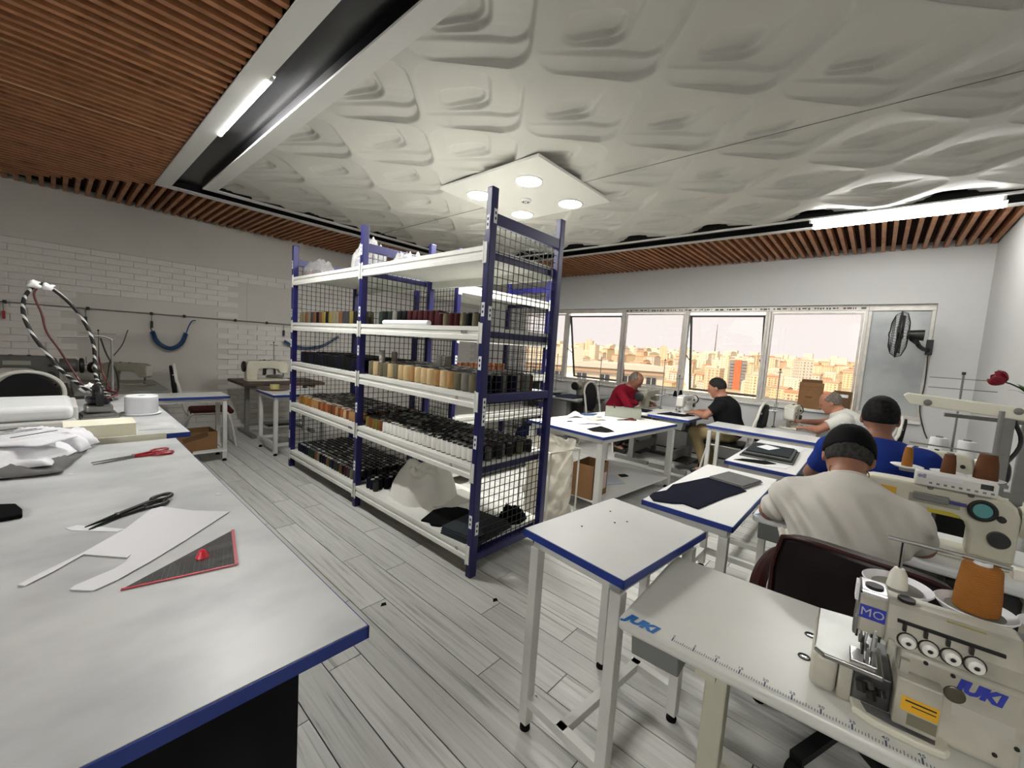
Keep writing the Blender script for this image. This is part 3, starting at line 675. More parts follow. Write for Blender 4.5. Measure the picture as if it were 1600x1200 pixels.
tag(MB().prism([(-.30,2.05),(-.124,2.052),(-.091,2.031),(-.075,1.963),(-.073,1.904),(-.117,1.90),(-.30,1.90)],ZK+.0005,ZK+.014).build('fabric_pad', BLACKF, None, bevel=.004), 'black padded piece at the edge of the cutting table papers', 'pad')
# stack of papers and fabric at the far left of the table
def crumple(name, m, poly, z0, h, label, cat, seed=0, n=26, amp=.02):
    """wavy sheet over a quad (4 corners), lifted h at the middle"""
    P = [Vector(p) for p in poly]
    def fn(u, v):
        q = P[0]*(1-u)*(1-v)+P[1]*u*(1-v)+P[2]*u*v+P[3]*(1-u)*v; e = min(u,1-u,v,1-v)
        z = z0+h*min(1, e*5)**.6 + amp*noise2(u*5,v*5,seed)*min(1,e*8+.15)
        w = .012*noise2(u*3+1, v*3, seed+4)
        return (q.x+w, q.y+w, max(z, ZK+.002))
    o = MB().grid(fn, n, n).build(name, m, None, True, ang=80, solid=.002); return tag(o, label, cat)
crumple('fabric_pile', GREYF, [(-.75,2.42),(.02,2.37),(.10,2.78),(-.6,2.85)], ZK+.01, .045, 'grey cloth under the stack of white paper on the cutting table', 'fabric', 3)
crumple('paper_pile', PAPER, [(-.7,2.46),(-.01,2.42),(.075,2.72),(-.5,2.84)], ZK+.03, .06, 'loose pile of white paper on the cutting table', 'paper', 7, amp=.012)
crumple('paper_sheet', PAPER, [(-.45,2.56),(-.03,2.48),(.07,2.60),(-.12,2.82)], ZK+.105, .012, 'white sheet printed with black lines on top of the paper pile', 'paper', 9, amp=.004)
ln = MB()
for k, (a, b) in enumerate((((-.16,2.62),(-.06,2.79)),((-.14,2.59),(-.03,2.76)),((-.13,2.56),(-.01,2.75)),((-.09,2.56),(.03,2.66)))):
    pass
for (x0,y0,x1,y1,w) in ((-.28,2.66,-.11,2.755,.008),(-.22,2.62,-.055,2.72,.004),(-.20,2.60,-.04,2.70,.004),(-.12,2.545,.005,2.64,.005)):
    o = MB().bar((x0,y0,ZK+.131),(x1,y1,ZK+.131),w,.002).build('printed_line', BLACK); o.parent = bpy.data.objects['paper_sheet']
crumple('white_garment', mat('white_cotton', srgb(228,228,232), .85, bump=.1), [(-.35,2.80),(.08,2.66),(.14,2.84),(-.1,2.855)], ZK+.02, .085, 'crumpled white garment behind the printed sheet', 'garment', 12, amp=.014)
# ------------------------------------------------------------------ ironing table
it = thing('ironing_table', 'white ironing table behind the cutting table, blue strip at its corner', 'table', (-.44, 3.68, 0))
ZI = .90
MB().box(-1.2, .955, -.775, .775, ZI-.03, ZI).build('tabletop', SCUFF, it)
MB().box(-1.2, .85, -.784, -.775, ZI-.034, ZI+.006).build('cream_lip', mat('cream_edging', srgb(222,220,200), .5), it)
MB().box(.85, .9585, -.7785, -.775, ZI-.03, ZI-.002).box(.955,.9585,-.775,.775,ZI-.03,ZI-.002).build('edge_band', BLUE, it)
for x in (-1.1, .88):
    for y in (-.70, .68): MB().box(x-.025,x+.025,y-.025,y+.025,0,ZI-.03).build('leg', STEELW, it)
bx = thing('ironing_board', 'white padded ironing board on the ironing table', 'ironing board', (-.42, 3.56, ZI))
MB().box(-.9,.50,-.26,.30,.0,.035).build('base', mat('dusty_board_base', srgb(186,186,182), .7), bx, bevel=.01)
MB().box(-.9,.49,-.22,.28,.035,.115).build('pad', mat('white_padding', srgb(216,218,218), .85, var=.06, vscale=4), bx, True, bevel=.03, seg=4)
MB().box(.455,.51,-.16,.26,.02,.10).build('end_clamp', STEELW, bx, bevel=.008)
ir = thing('steam_iron', 'industrial steam iron with a dark handle standing on the ironing table', 'iron', (.180, 3.62, ZI), .06)
MB().box(-.085,.085,-.13,.13,0,.012).build('rest_plate', GREYM, ir, bevel=.003)
MB().prism([(-.075,-.11),(.075,-.11),(.08,.0),(.055,.08),(0,.125),(-.055,.08),(-.08,0)],.012,.034).build('sole_plate', STEEL, ir, bevel=.004)
MB().prism([(-.06,-.09),(.06,-.09),(.062,.0),(.04,.06),(0,.10),(-.04,.06),(-.062,0)],.034,.085).build('chamber', STEEL, ir, bevel=.012)
MB().tube(spline([(0,-.085,.08),(0,-.09,.16),(0,-.02,.185),(0,.06,.175),(0,.075,.09)],6),.018,10).build('handle', BLACK, ir, True)
MB().box(-.05,.05,-.07,.055,.085,.125).build('shroud', mat('dark_blue_plastic', srgb(22,26,42), .4), ir, bevel=.012)
MB().tube(spline([(.03,-.08,.12),(.09,-.02,.14),(.06,.06,.15),(-.02,.10,.17)],6),.006,6).build('cable', mat('dark_red_cable', srgb(84,22,24), .5), ir, True)
pr = thing('thread_cone', 'large white paper roll standing on a dish on the ironing table', 'roll', (.386, 3.62, ZI))
MB().lathe([(.0,.0),(.098,.0),(.106,.011),(.095,.010),(.0,.008)], 32).build('dish', PAPER, pr, True)
MB().lathe([(.020,.010),(.083,.010),(.0855,.02),(.085,.118),(.080,.124),(.020,.124),(.020,.06)], 36).build('roll', PAPER, pr, True)
pb = thing('carton', 'flat cream carton at the front of the ironing table', 'box', (.165, 3.02, ZI))
MB().box(-.14,.125,-.09,.10,0,.062).build('body', mat('cream_card', srgb(222,219,196), .7), pb, bevel=.002)
MB().box(-.14,.126,-.092,.10,.062,.068).build('lid', mat('cream_card_lid', srgb(228,226,206), .7), pb)
tag(MB().prism([(.31,3.05),(.47,3.02),(.48,3.30),(.33,3.36)],ZI+.0005,ZI+.002).build('paper_sheet', mat('smudged_paper', srgb(214,214,212), .8, col2=srgb(170,170,172), vscale=5), None), 'smudged paper sheet beside the cream carton', 'paper')
# steam hoses: an arch of striped hose, a red hose inside it
STRIPE = mat('striped_hose', srgb(20,20,20), .6)
nt = STRIPE.node_tree; b_ = nt.nodes['Principled BSDF']; tc_ = nt.nodes.new('ShaderNodeTexCoord'); wv = nt.nodes.new('ShaderNodeTexWave'); wv.inputs['Scale'].default_value = 9; wv.bands_direction = 'DIAGONAL'; wv.wave_profile = 'SIN'
rp = nt.nodes.new('ShaderNodeValToRGB'); rp.color_ramp.interpolation = 'CONSTANT'; rp.color_ramp.elements[0].color = srgb(16,16,16); rp.color_ramp.elements[1].color = srgb(190,190,184); rp.color_ramp.elements[1].position = .78
nt.links.new(tc_.outputs['Object'], wv.inputs[0]); nt.links.new(wv.outputs['Fac'], rp.inputs[0]); nt.links.new(rp.outputs[0], b_.inputs['Base Color'])
hs = thing('hose_arch', 'tall arch of black and white striped steam hose tied with white rags', 'hose', (0, 4.2, 0))
MB().tube(spline([(.16,-.30,1.02),(.045,-.05,1.13),(-.02,0,1.24),(-.08,0,1.36),(-.122,0,1.5),(-.115,0,1.62),(-.07,0,1.70),(-.03,0,1.715),(.04,0,1.66),(.115,0,1.56),(.165,0,1.45),(.195,0,1.33),(.20,0,1.2),(.205,-.05,1.08),(.24,-.35,1.0),(.25,-.45,.985)],8),.011,10).build('striped_hose', STRIPE, hs, True)
MB().tube(spline([(-.055,0,1.70),(-.075,0,1.64),(-.045,0,1.52),(-.025,0,1.40),(.03,0,1.28),(.085,0,1.15),(.15,-.1,1.02),(.22,-.35,.985)],8),.006,8).build('red_hose', mat('red_black_hose', srgb(78,20,24), .5), hs, True)
for (x,y,z,r,s) in ((-.072,0,1.71,.035,1),(-.012,0,1.70,.032,4),(.165,-.06,1.02,.042,7)):
    b = MB(); n=14; b.ell((0,0,0),(r,r*.7,r*.75),n,9); b.v = [(p[0]*(1+.35*noise2(p[0]*70,p[2]*70,s)), p[1], p[2]*(1+.35*noise2(p[2]*80,p[0]*60,s+2))) for p in b.v]
    o = b.build('white_rag', mat('white_rag', srgb(238,238,236), .9), hs, True, ang=80); o.location = (x,y,z)
MB().tube(spline([(.22,0,1.24),(.24,.02,1.12),(.27,-.1,1.02)],6),.005,6).build('cable', mat('dark_red_cable', srgb(84,22,24), .5), hs, True)
# suspended balancer pole and cables from the ironing table up
hp = thing('hose_stand', 'thin grey pole with cable arm rising behind the ironing table', 'stand', (.30, 4.35, 0))
MB().cyl((-.0,0,.902),(0,0,1.36),.008,n=8).build('pole', GREYM, hp, True)
MB().lathe([(.03,.9015),(.03,.91),(.01,.915)],14).build('base', GREYM, hp, True)
MB().tube(spline([(0,0,1.36),(-.05,0,1.385),(-.13,0,1.375),(-.28,0,1.365)],6),.006,6).build('arm', GREYM, hp, True)
MB().tube(spline([(-.06,0,1.37),(-.03,0,1.25),(.02,0,1.12),(.03,0,.98),(-.02,-.2,.96)],6),.006,6).build('cable', BLACK, hp, True)
MB().tube(spline([(.10,.1,1.44),(.06,.05,1.32),(-.01,0,1.2),(-.03,0,1.05),(-.05,-.2,.98)],6),.004,6).build('cable', BLACK, hp, True)
# ------------------------------------------------------------------ chairs
CHB = mat('black_chair_vinyl', srgb(10,10,11), .55, spec=.2); CHW = mat('white_chair_tube', srgb(208,206,198), .4)
def banquet_chair(label, loc, rz, seatm=CHB, group=None, s=1.06):
    t = thing('banquet_chair', label, 'chair', loc, rz, group); r = .0125*s
    V = lambda *p: tuple(q*s for q in p)
    MB().box(*V(-.21,.21,-.19,.23,.40,.455)).build('seat', seatm, t, True, bevel=.03, seg=3)
    pts = [V(-.19,-.20,.40)]+[V(-.205,-.235-.02*k,.46+.1*k) for k in range(4)]
    arch = [V(.205*math.cos(PI-q)*1.0, -.31-.02*math.sin(q), .80+.17*math.sin(q)) for q in [PI*i/14 for i in range(15)]]
    MB().tube(spline(pts+arch+[(-p[0],p[1],p[2]) for p in reversed(pts)],3), r*1.25, 8).build('back_frame', CHW, t, True)
    b = MB(); n = 24
    for y, k in ((0,1),(.035,.93)):
        pass
    prof = [(.192*math.cos(q), .72+(.24 if math.sin(q) > 0 else .21)*math.sin(q)) for q in [2*PI*i/n for i in range(n)]]
    fr = [V(x,-.285-(z-.5)*.10,z) for x, z in prof]; bk = [V(x*.96,-.325-(z-.5)*.10,z) for x, z in prof]
    MB().add(fr+bk, [tuple(range(n)), tuple(range(2*n-1,n-1,-1))]+[(i,n+i,n+(i+1)%n,(i+1)%n) for i in range(n)]).build('backrest', CHB, t, True, bevel=.012*s, seg=3)
    for sx in (-1,1):
        MB().tube(spline([V(sx*.21,.25,0),V(sx*.205,.21,.25),V(sx*.20,.17,.40),V(sx*.20,.10,.42)],5), r, 8).build('leg', CHW, t, True)
        MB().tube(spline([V(sx*.21,-.34,0),V(sx*.205,-.24,.25),V(sx*.20,-.19,.40),V(sx*.20,-.10,.42)],5), r, 8).build('leg', CHW, t, True)
        MB().tube([V(sx*.20,-.18,.42),V(sx*.20,.17,.42)], r, 8).build('side_tube', CHW, t, True)
        MB().cyl(V(sx*.15,-.345,.86),V(sx*.15,-.325,.86),.012*s,n=10).build('bolt', CHROME, t, True)
    MB().tube([V(-.2,.17,.42),V(.2,.17,.42)], r, 8).build('cross_tube', CHW, t, True)
    return t
banquet_chair('black banquet chair with a white arched frame behind the ironing board', (-.155, 5.02, 0), PI)
banquet_chair('banquet chair with a dark red seat pushed under the long table by the brick wall', (1.32, 6.33, 0), -PI/2-.12, mat('dark_red_upholstery', srgb(66,28,22), .8))
# ------------------------------------------------------------------ tables and benches along the brick wall
work_table('work_table', 'long narrow white table with a blue edge in front of the brick wall', .76, 5.63, 1.14, .40, .75, -.02, 'U', .13)
t = thing('cardboard_box', 'open brown cardboard box on the lower shelf of the long narrow table', 'box', (1.0, 5.60, .13), .05)
def open_box(t, a, b, h, m=CARD, flap=None):
    w = .006
    MB().box(-a,a,-b,-b+w,0,h).build('side', m, t); MB().box(-a,a,b-w,b,0,h).build('side', m, t)
    MB().box(-a,-a+w,-b,b,0,h).build('side', m, t); MB().box(a-w,a,-b,b,0,h).build('side', m, t)
    MB().box(-a,a,-b,b,0,w).build('bottom', m, t)
open_box(t, .21, .15, .22)
MB().bar((-.1,-.152,.14),(.12,-.152,.20),.004,.05).build('torn_flap', CARDD, t)
work_table('work_table', 'small white table with a blue edge beside the long rack', 2.06, 5.63, .64, .62, .75, .0, 'U')
GTOP = mat('grey_machine_bench_top', srgb(150,150,143), .5, col2=srgb(112,110,102), vscale=3)
WTOP = mat('dark_worn_wood_top', srgb(86,64,48), .6, col2=srgb(50,40,34), vscale=4)
def bench(label, cx, cy, lx, ly, z, rz, top):
    t = thing('machine_bench', label, 'bench', (cx,cy,0), rz); a, b = lx/2, ly/2
    MB().box(-a,a,-b,b,z-.04,z).build('tabletop', top, t, bevel=.006)
    for sx in (-1,1):
        MB().bar((sx*(a-.15),0,.03),(sx*(a-.15),0,z-.04),.06,.05).build('leg', GREYM, t)
        MB().bar((sx*(a-.15),-b+.03,.02),(sx*(a-.15),b-.03,.02),.06,.04).build('foot', GREYM, t)
        MB().bar((sx*(a-.15),-b+.05,z-.06),(sx*(a-.15),b-.05,z-.06),.05,.04).build('bracket', GREYM, t)
    MB().bar((-a+.15,0,.14),(a-.15,0,.14),.04).build('stretcher', GREYM, t)
    MB().box(-.15,.15,-.10,.10,.10,.125).build('treadle', DARKM, t)
    MB().cyl((.1,.12,z-.22),(.34,.12,z-.22),.085,n=18).build('motor', DARKM, t, True)
    return t
bench('grey sewing bench against the brick wall beside the dark sewing machine', .515, 6.69, .77, 1.24, .75, 0, GTOP)
bench('dark wooden sewing bench against the brick wall under a grey chain-stitch machine', -.42, 6.6, 1.05, .9, .75, 0, WTOP)
bench('worn wooden sewing bench by the brick wall next to the small white table', 2.25, 6.72, 1.1, .75, .78, 0, WTOP)
# air pipe with taps and coiled hoses on the brick wall
t = thing('air_pipe', 'thin grey compressed-air pipe running along the brick wall', 'pipe', (0, Y1-.03, 1.64))
MB().cyl((-1.5,0,0),(5.5,0,0),.008,n=8).build('pipe', GREYM, t, True)
for x in (.30, .9, 1.25, 1.87, 2.3, -.35):
    MB().cyl((x,-.01,-.02),(x,-.01,.02),.016,n=10).build('clamp', DARKM, t, True)
for x in (.28,.9,2.55,-.36):
    v = MB().cyl((x,-.02,-.01),(x,-.02,-.10),.005,n=8).build('drop_pipe', GREYM, t, True)
    MB().box(x-.013,x+.013,-.034,-.006,-.19,-.10).build('valve', BLACK if x > 0 else RED, v)
HB = mat('blue_coiled_hose', srgb(30,72,120), .35)
def coil_hose(label, pts, R=.024, turns=42):
    c = spline(pts, 30); n = len(c); out = []
    for i in range(n*6):
        u = i/(n*6-1)*(n-1); k = min(int(u), n-2); p = c[k].lerp(c[k+1], u-k); d = (c[k+1]-c[k]).normalized(); a = d.cross(Vector((0,1,0))).normalized(); ang = 2*PI*turns*i/(n*6-1)
        out.append(p+a*(R*math.cos(ang))+Vector((0,1,0))*(R*math.sin(ang)))
    t = thing('coil_hose', label, 'hose', (0,0,0)); MB().tube(out, .0065, 6).build('coil', HB, t, True)
    return t
yh = Y1-.09
t = coil_hose('blue coiled air hose hanging in a loop on the plain wall panel', [(.90,yh,1.40),(.95,yh,1.26),(1.08,yh,1.18),(1.20,yh,1.25),(1.26,yh,1.40)])
MB().tube(spline([(1.26,yh,1.40),(1.29,yh,1.50),(1.33,yh,1.58),(1.37,yh,1.59)],6),.008,6).build('tail', HB, t, True)
MB().tube(spline([(.90,yh,1.40),(.885,yh,1.44),(.90,yh+.04,1.47)],6),.006,6).build('tail', BLACK, t, True)
t = coil_hose('blue coiled air hose hanging half behind the long rack', [(2.55,yh,1.36),(2.70,yh,1.29),(2.95,yh,1.27),(3.2,yh,1.33),(3.45,yh,1.5)], .02, 50)
# ------------------------------------------------------------------ tables on the right
t1 = work_table('work_table', 'small square white table with a thick blue edge beside the overlock table', 1.454, .690, .592, .440, .82, math.radians(-5.9), 'H', leg=.04)
for x, y in ((1.369,.80),(1.506,.73),(1.556,.70),(1.60,.80)):
    tag(MB().prism([(x-.006,y-.004),(x+.007,y-.002),(x+.004,y+.006)],.8205,.8213).build('fabric_scrap', BLACKF), 'tiny dark thread scrap on the small square table', 'scrap', 'scraps on the square table')
work_table('work_table', 'white table with a blue edge carrying the navy cut fabric', 2.615, .635, 1.12, .44, .75, 0, 'U')
work_table('work_table', 'white table with a blue edge carrying the grey fabric pile', 4.06, .575, 1.28, .46, .75, 0, 'U')
work_table('work_table', 'narrow white table with a blue edge in front of the man with the black shirt', 5.325, .80, .46, 1.28, .75, 0, None)
work_table('work_table', 'big white table covered with paper scraps, with a lower shelf', 4.08, 2.19, 1.50, .95, .75, math.radians(-4.5), None, .13, leg=.06)
def fab(name, m, poly, z, th, label, cat='fabric'): return tag(MB().prism(poly, z, z+th).build(name, m, None, bevel=.002), label, cat)
fab('cut_fabric', NAVY, [(2.075,.80),(2.13,.845),(2.20,.852),(2.30,.82),(2.44,.835),(2.60,.79),(2.883,.716),(2.80,.60),(2.70,.50),(2.45,.555),(2.15,.60),(2.163,.68),(2.12,.72)], .7505, .006, 'navy cut fabric piece lying on the white table')
t = thing('folded_fabric', 'folded grey fabric strip on the navy cut fabric', 'fabric', (2.87,.60,.757), math.radians(-12))
MB().box(-.125,.13,-.11,.105,0,.006).build('fold_layer', GREYF, t, bevel=.003); MB().box(-.12,.13,-.10,.105,.006,.013).build('fold_layer', GREYF, t, bevel=.003)
t = thing('fabric_pile', 'pile of folded grey suit fabric on the white table', 'fabric', (4.02,.60,.7505), .05)
for k, (a, b) in enumerate(((.30,.185),(.28,.17),(.27,.165),(.24,.15))): MB().box(-a,a-.01*k,-b,b,.012*k,.012*k+.011).build('fold_layer', CHARF if k % 2 else GREYF, t, bevel=.004)
tag(MB().prism([(3.92,.60),(4.10,.55),(4.16,.66),(3.98,.70)],.80,.8015).build('paper_sheet', PAPER), 'white paper slip on the grey fabric pile', 'paper')
fab('cut_fabric', BLACKF, [(3.50,.76),(3.60,.72),(3.70,.58),(3.66,.50),(3.56,.56)], .7505, .004, 'black curved fabric piece beside the grey fabric pile')
tag(MB().prism([(3.47,.60),(3.56,.42),(3.68,.42),(3.64,.48)],.7505,.752).build('paper_sheet', PAPER), 'white paper piece under the edge of the grey fabric pile', 'paper')
tag(MB().prism([(4.40,.74),(4.62,.70),(4.60,.40),(4.36,.44)],.7505,.7525).build('paper_sheet', PAPER), 'white paper sheet at the far end of the fabric table', 'paper')
# scraps on the big table
fab('cut_fabric', BLACKF, [(3.50,2.08),(3.78,2.08),(3.72,1.95),(3.64,1.85),(3.52,1.87),(3.44,1.97)], .7505, .004, 'black fabric piece at the corner of the scrap table')
def curl_sheet(name, m, quad, h, label, seed):
    P = [Vector(p) for p in quad]
    def fn(u, v):
        q = P[0]*(1-u)*(1-v)+P[1]*u*(1-v)+P[2]*u*v+P[3]*(1-u)*v
        return (q.x, q.y, .7515+h*math.sin(PI*u)**2*(.4+.6*v)+.006*abs(noise2(u*4,v*4,seed)))
    return tag(MB().grid(fn, 14, 10).build(name, m, None, True, ang=80, solid=.0015), label, 'paper')
curl_sheet('paper_pattern', PAPER, [(3.84,2.56),(4.08,2.46),(4.2,2.55),(4.0,2.66)], .05, 'curled white paper pattern at the rack end of the scrap table', 1)
curl_sheet('paper_pattern', PAPER, [(3.62,2.28),(3.92,2.14),(4.0,2.26),(3.72,2.38)], .02, 'flat white paper pattern between fabric scraps on the scrap table', 2)
curl_sheet('paper_pattern', mat('kraft_beige_paper', srgb(196,188,168), .8), [(3.98,2.30),(4.18,2.24),(4.24,2.38),(4.06,2.42)], .012, 'beige paper pattern on the scrap table', 3)
fab('cut_fabric', mat('blue_grey_fabric', srgb(64,84,118), .95), [(4.12,2.60),(4.34,2.50),(4.50,2.54),(4.32,2.645)], .7505, .008, 'blue fabric scrap behind the white patterns on the scrap table')
for i, (x, y) in enumerate(((3.86,2.17),(3.90,2.25),(4.12,2.16),(4.30,2.40),(3.70,2.42),(4.45,2.36))):
    tag(MB().prism([(x-.04,y-.015),(x+.03,y-.03),(x+.045,y+.01),(x-.01,y+.03)],.7505,.7535).build('fabric_scrap', (GREYF, CHARF, PAPER)[i % 3]), ('grey', 'charcoal', 'white')[i % 3]+' small scrap lying on the scrap table', 'scrap', 'scraps on the scrap table')
_zk = ZK; ZK = .75
scissors('scissors', 'small scissors with a dark red grip lying on the scrap table', (4.28,2.16), (4.40,2.13), (4.50,2.06), (4.52,2.10), STEEL, mat('dark_red_plastic', srgb(90,14,22), .4), 0)
ZK = _zk
t = thing('plastic_tray', 'grey-green plastic tray of small tools at the end of the scrap table', 'tray', (4.62,2.26,.751), math.radians(-62))
TR = mat('grey_green_plastic', srgb(150,154,140), .5)
for a in ((-.21,.21,-.09,-.084),(-.21,.21,.084,.09),(-.21,-.204,-.09,.09),(.204,.21,-.09,.09)): MB().box(*a,0,.11).build('side', TR, t)
MB().box(-.21,.21,-.09,.09,0,.006).build('bottom', TR, t)
o = MB().cyl((4.56,2.33,.77),(4.55,2.35,.90),.010,.008,n=10).build('marker_pen', BLACK, None, True); tag(o, 'black marker pen standing in the grey-green tray', 'pen')
o = MB().lathe([(.025,0),(.028,.02),(.026,.07),(.012,.08)],14,(4.72,2.52,.752)).build('thread_spool', THR['black'], None, True); tag(o, 'black thread spool at the window end of the scrap table', 'spool')
# under the scrap table
t = thing('cardboard_box', 'open brown cardboard box with white labels under the scrap table', 'box', (3.47,1.98,.131), math.radians(4))
open_box(t, .155, .11, .32)
MB().box(-.10,.02,-.1125,-.11,.05,.27).build('paper_label', mat('dull_label', srgb(196,194,182), .8), t); MB().box(.06,.13,-.1125,-.11,.06,.22).build('paper_label', mat('pink_white_label', srgb(200,180,172), .8), t)
for k in range(4): MB().box(-.09,.0,-.1135,-.1125,.08+.018*k,.086+.018*k).build('print_line', BLACK, t)
tag(MB().prism([(3.72,2.05),(4.05,1.88),(4.22,2.1),(3.9,2.35)],.1315,.145).build('plastic_bag', mat('pale_blue_film', srgb(196,204,216), .3), None, bevel=.004), 'flat clear plastic bag on the shelf under the scrap table', 'bag')
fab('fabric_scrap', BLACKF, [(3.9,2.3),(4.1,2.25),(4.18,2.32),(4.0,2.4)], .146, .006, 'dark fabric scrap on the shelf under the scrap table', 'scrap')
fab('fabric_scrap', mat('dark_green_fabric', srgb(28,46,44), .9), [(4.24,2.02),(4.33,1.98),(4.36,2.04),(4.28,2.08)], .1315, .012, 'small dark green scrap on the shelf under the scrap table', 'scrap')
# waste sack on a white tube frame
t = thing('waste_sack', 'beige translucent waste sack hung in a white tube frame by the rack', 'sack', (3.0,2.14,0), math.radians(-8))
SACK = glassmat('cloudy_sack_film', (.80,.77,.68,1), alpha=.72, rough=.3)
def sackf(u, v):
    a = 2*PI*u; r = 1+.06*noise2(math.cos(a)*3.5, v*8, 2)+.06*noise2(v*11, math.sin(a)*3.5, 5); e = .8
    cx, sx = math.cos(a), math.sin(a); q = (abs(cx)**4+abs(sx)**4)**-.25
    s = .17*(1-.10*v+.06*v*v)*(1.02 if v < .9 else 1.06)*r
    return (cx*q*s*1.05, sx*q*s, .02+.68*v+(.02*noise2(math.cos(a)*2,math.sin(a)*2,1) if v > .95 else 0))
b = MB().grid(sackf, 56, 26); b.build('sack', SACK, t, True, ang=80)
for sx in (-1,1):
    for sy in (-1,1): MB().cyl((sx*.185,sy*.185,0),(sx*.185,sy*.185,.64),.0085,n=8).build('frame_tube', CHW, t, True)
MB().tube([(-.185,-.185,.63),(.185,-.185,.63),(.185,.185,.63),(-.185,.185,.63)],.0085,8,True).build('frame_hoop', CHW, t, True)
heap('cloth_heap', mat('pale_offcuts', srgb(176,174,168), .9, var=.2, vscale=7), (.13,.13), .30, (3.0,2.14,.03), 'pale offcuts filling the translucent waste sack', 'offcuts', 6, crump=.05, pw=.3)
# ------------------------------------------------------------------ sewing stations
JB = mat('logo_blue', srgb(24,98,170), .4); JB2 = mat('logo_deep_blue', srgb(38,52,158), .4)
MTOP = mat('pale_grey_machine_top', srgb(212,213,206), .3, var=.04, vscale=5)
CPAINT = mat('cream_painted_frame', srgb(196,194,174), .45, var=.06)
def station(label, loc, rz, top, z=.74, frame=GREYM, juki=False, y0=-.62, y1=.53, drawer=True, inset=.17, band=False):
    t = thing('sewing_table', label, 'table', loc, rz)
    MB().box(-.26,.26,y0,y1,z-.042,z).build('tabletop', top, t, True, bevel=.014, seg=3)
    for y in (y0+.20, y1-inset):
        MB().box(-.045,.03,y-.03,y+.03,.05,z-.042).build('leg', frame, t, bevel=.004)
        MB().box(-.25,.25,y-.03,y+.03,.0,.05).build('foot', frame, t, bevel=.004)
        MB().box(-.22,.22,y-.025,y+.025,z-.082,z-.042).build('bracket', frame, t)
    MB().box(-.03,.02,y0+.2,y1-inset,.13,.25).build('stretcher', frame, t, bevel=.004)
    MB().box(-.20,.06,-.26,.14,.09,.112).build('treadle', DARKM, t, bevel=.004)
    MB().box(-.08,.14,-.40,-.18,z-.28,z-.06).build('control_box', mat('dark_control_box', srgb(40,40,42), .5), t, bevel=.01)
    if drawer:
        d = MB().prism([(-.20,z-.045),(.12,z-.045),(.10,z-.15),(-.18,z-.15)], y1-.16, y1-.02, 'xz').build('drawer', mat('grey_drawer_plastic', srgb(112,114,112), .5), t, bevel=.004)
    if band:
        MB().box(-.2635,-.2595,y0,y1,z-.034,z-.006).box(-.26,.26,y1-.0005,y1+.0035,z-.034,z-.006).box(-.26,.26,y0-.0035,y0+.0005,z-.034,z-.006).build('edge_band', BLUE, t)
    if juki:
        put_text('JUKI', .047, JB, t, (-.245, y1-.062, z+.0012), (0,-1,0), (1,0,0), 'logo', .0006, .25, .0025)
    return t
# the overlock station in front
s2 = station('white overlock sewing table with a printed ruler and blue letters along its edge', (1.368,-.04,0), math.radians(2.5), MTOP, .74, CPAINT, True, y0=-.60, y1=.54, inset=.235)
INK = mat('ruler_ink', srgb(70,82,104), .6)
tk = MB()
for k in range(101):
    y = .388-.0054*k; L = .018 if k % 10 == 0 else .013 if k % 5 == 0 else .009
    tk.box(-.252,-.252+L,y-.0006,y+.0006,.7401,.7405) if k % 10 else tk.box(-.252,-.252+L,y-.0016,y+.0016,.7401,.7405)
o = tk.build('ruler_ticks', INK, s2); o['kind'] = 'stuff'
for k in range(11): put_text(str(5*k), .013, INK, s2, (-.228, .388-.054*k, .7403), (0,-1,0), (1,0,0), 'ruler_number', .0002)
for x, y in ((.06,.10),(-.06,.107)):
    MB().ring((x,y,.7405),.0125,.002,18,6).build('grommet', BLACK, s2, True); MB().lathe([(.0115,0),(.006,.001),(0,.001)],14,(x,y,.7403)).build('grommet_plug', CHROME, s2, True)
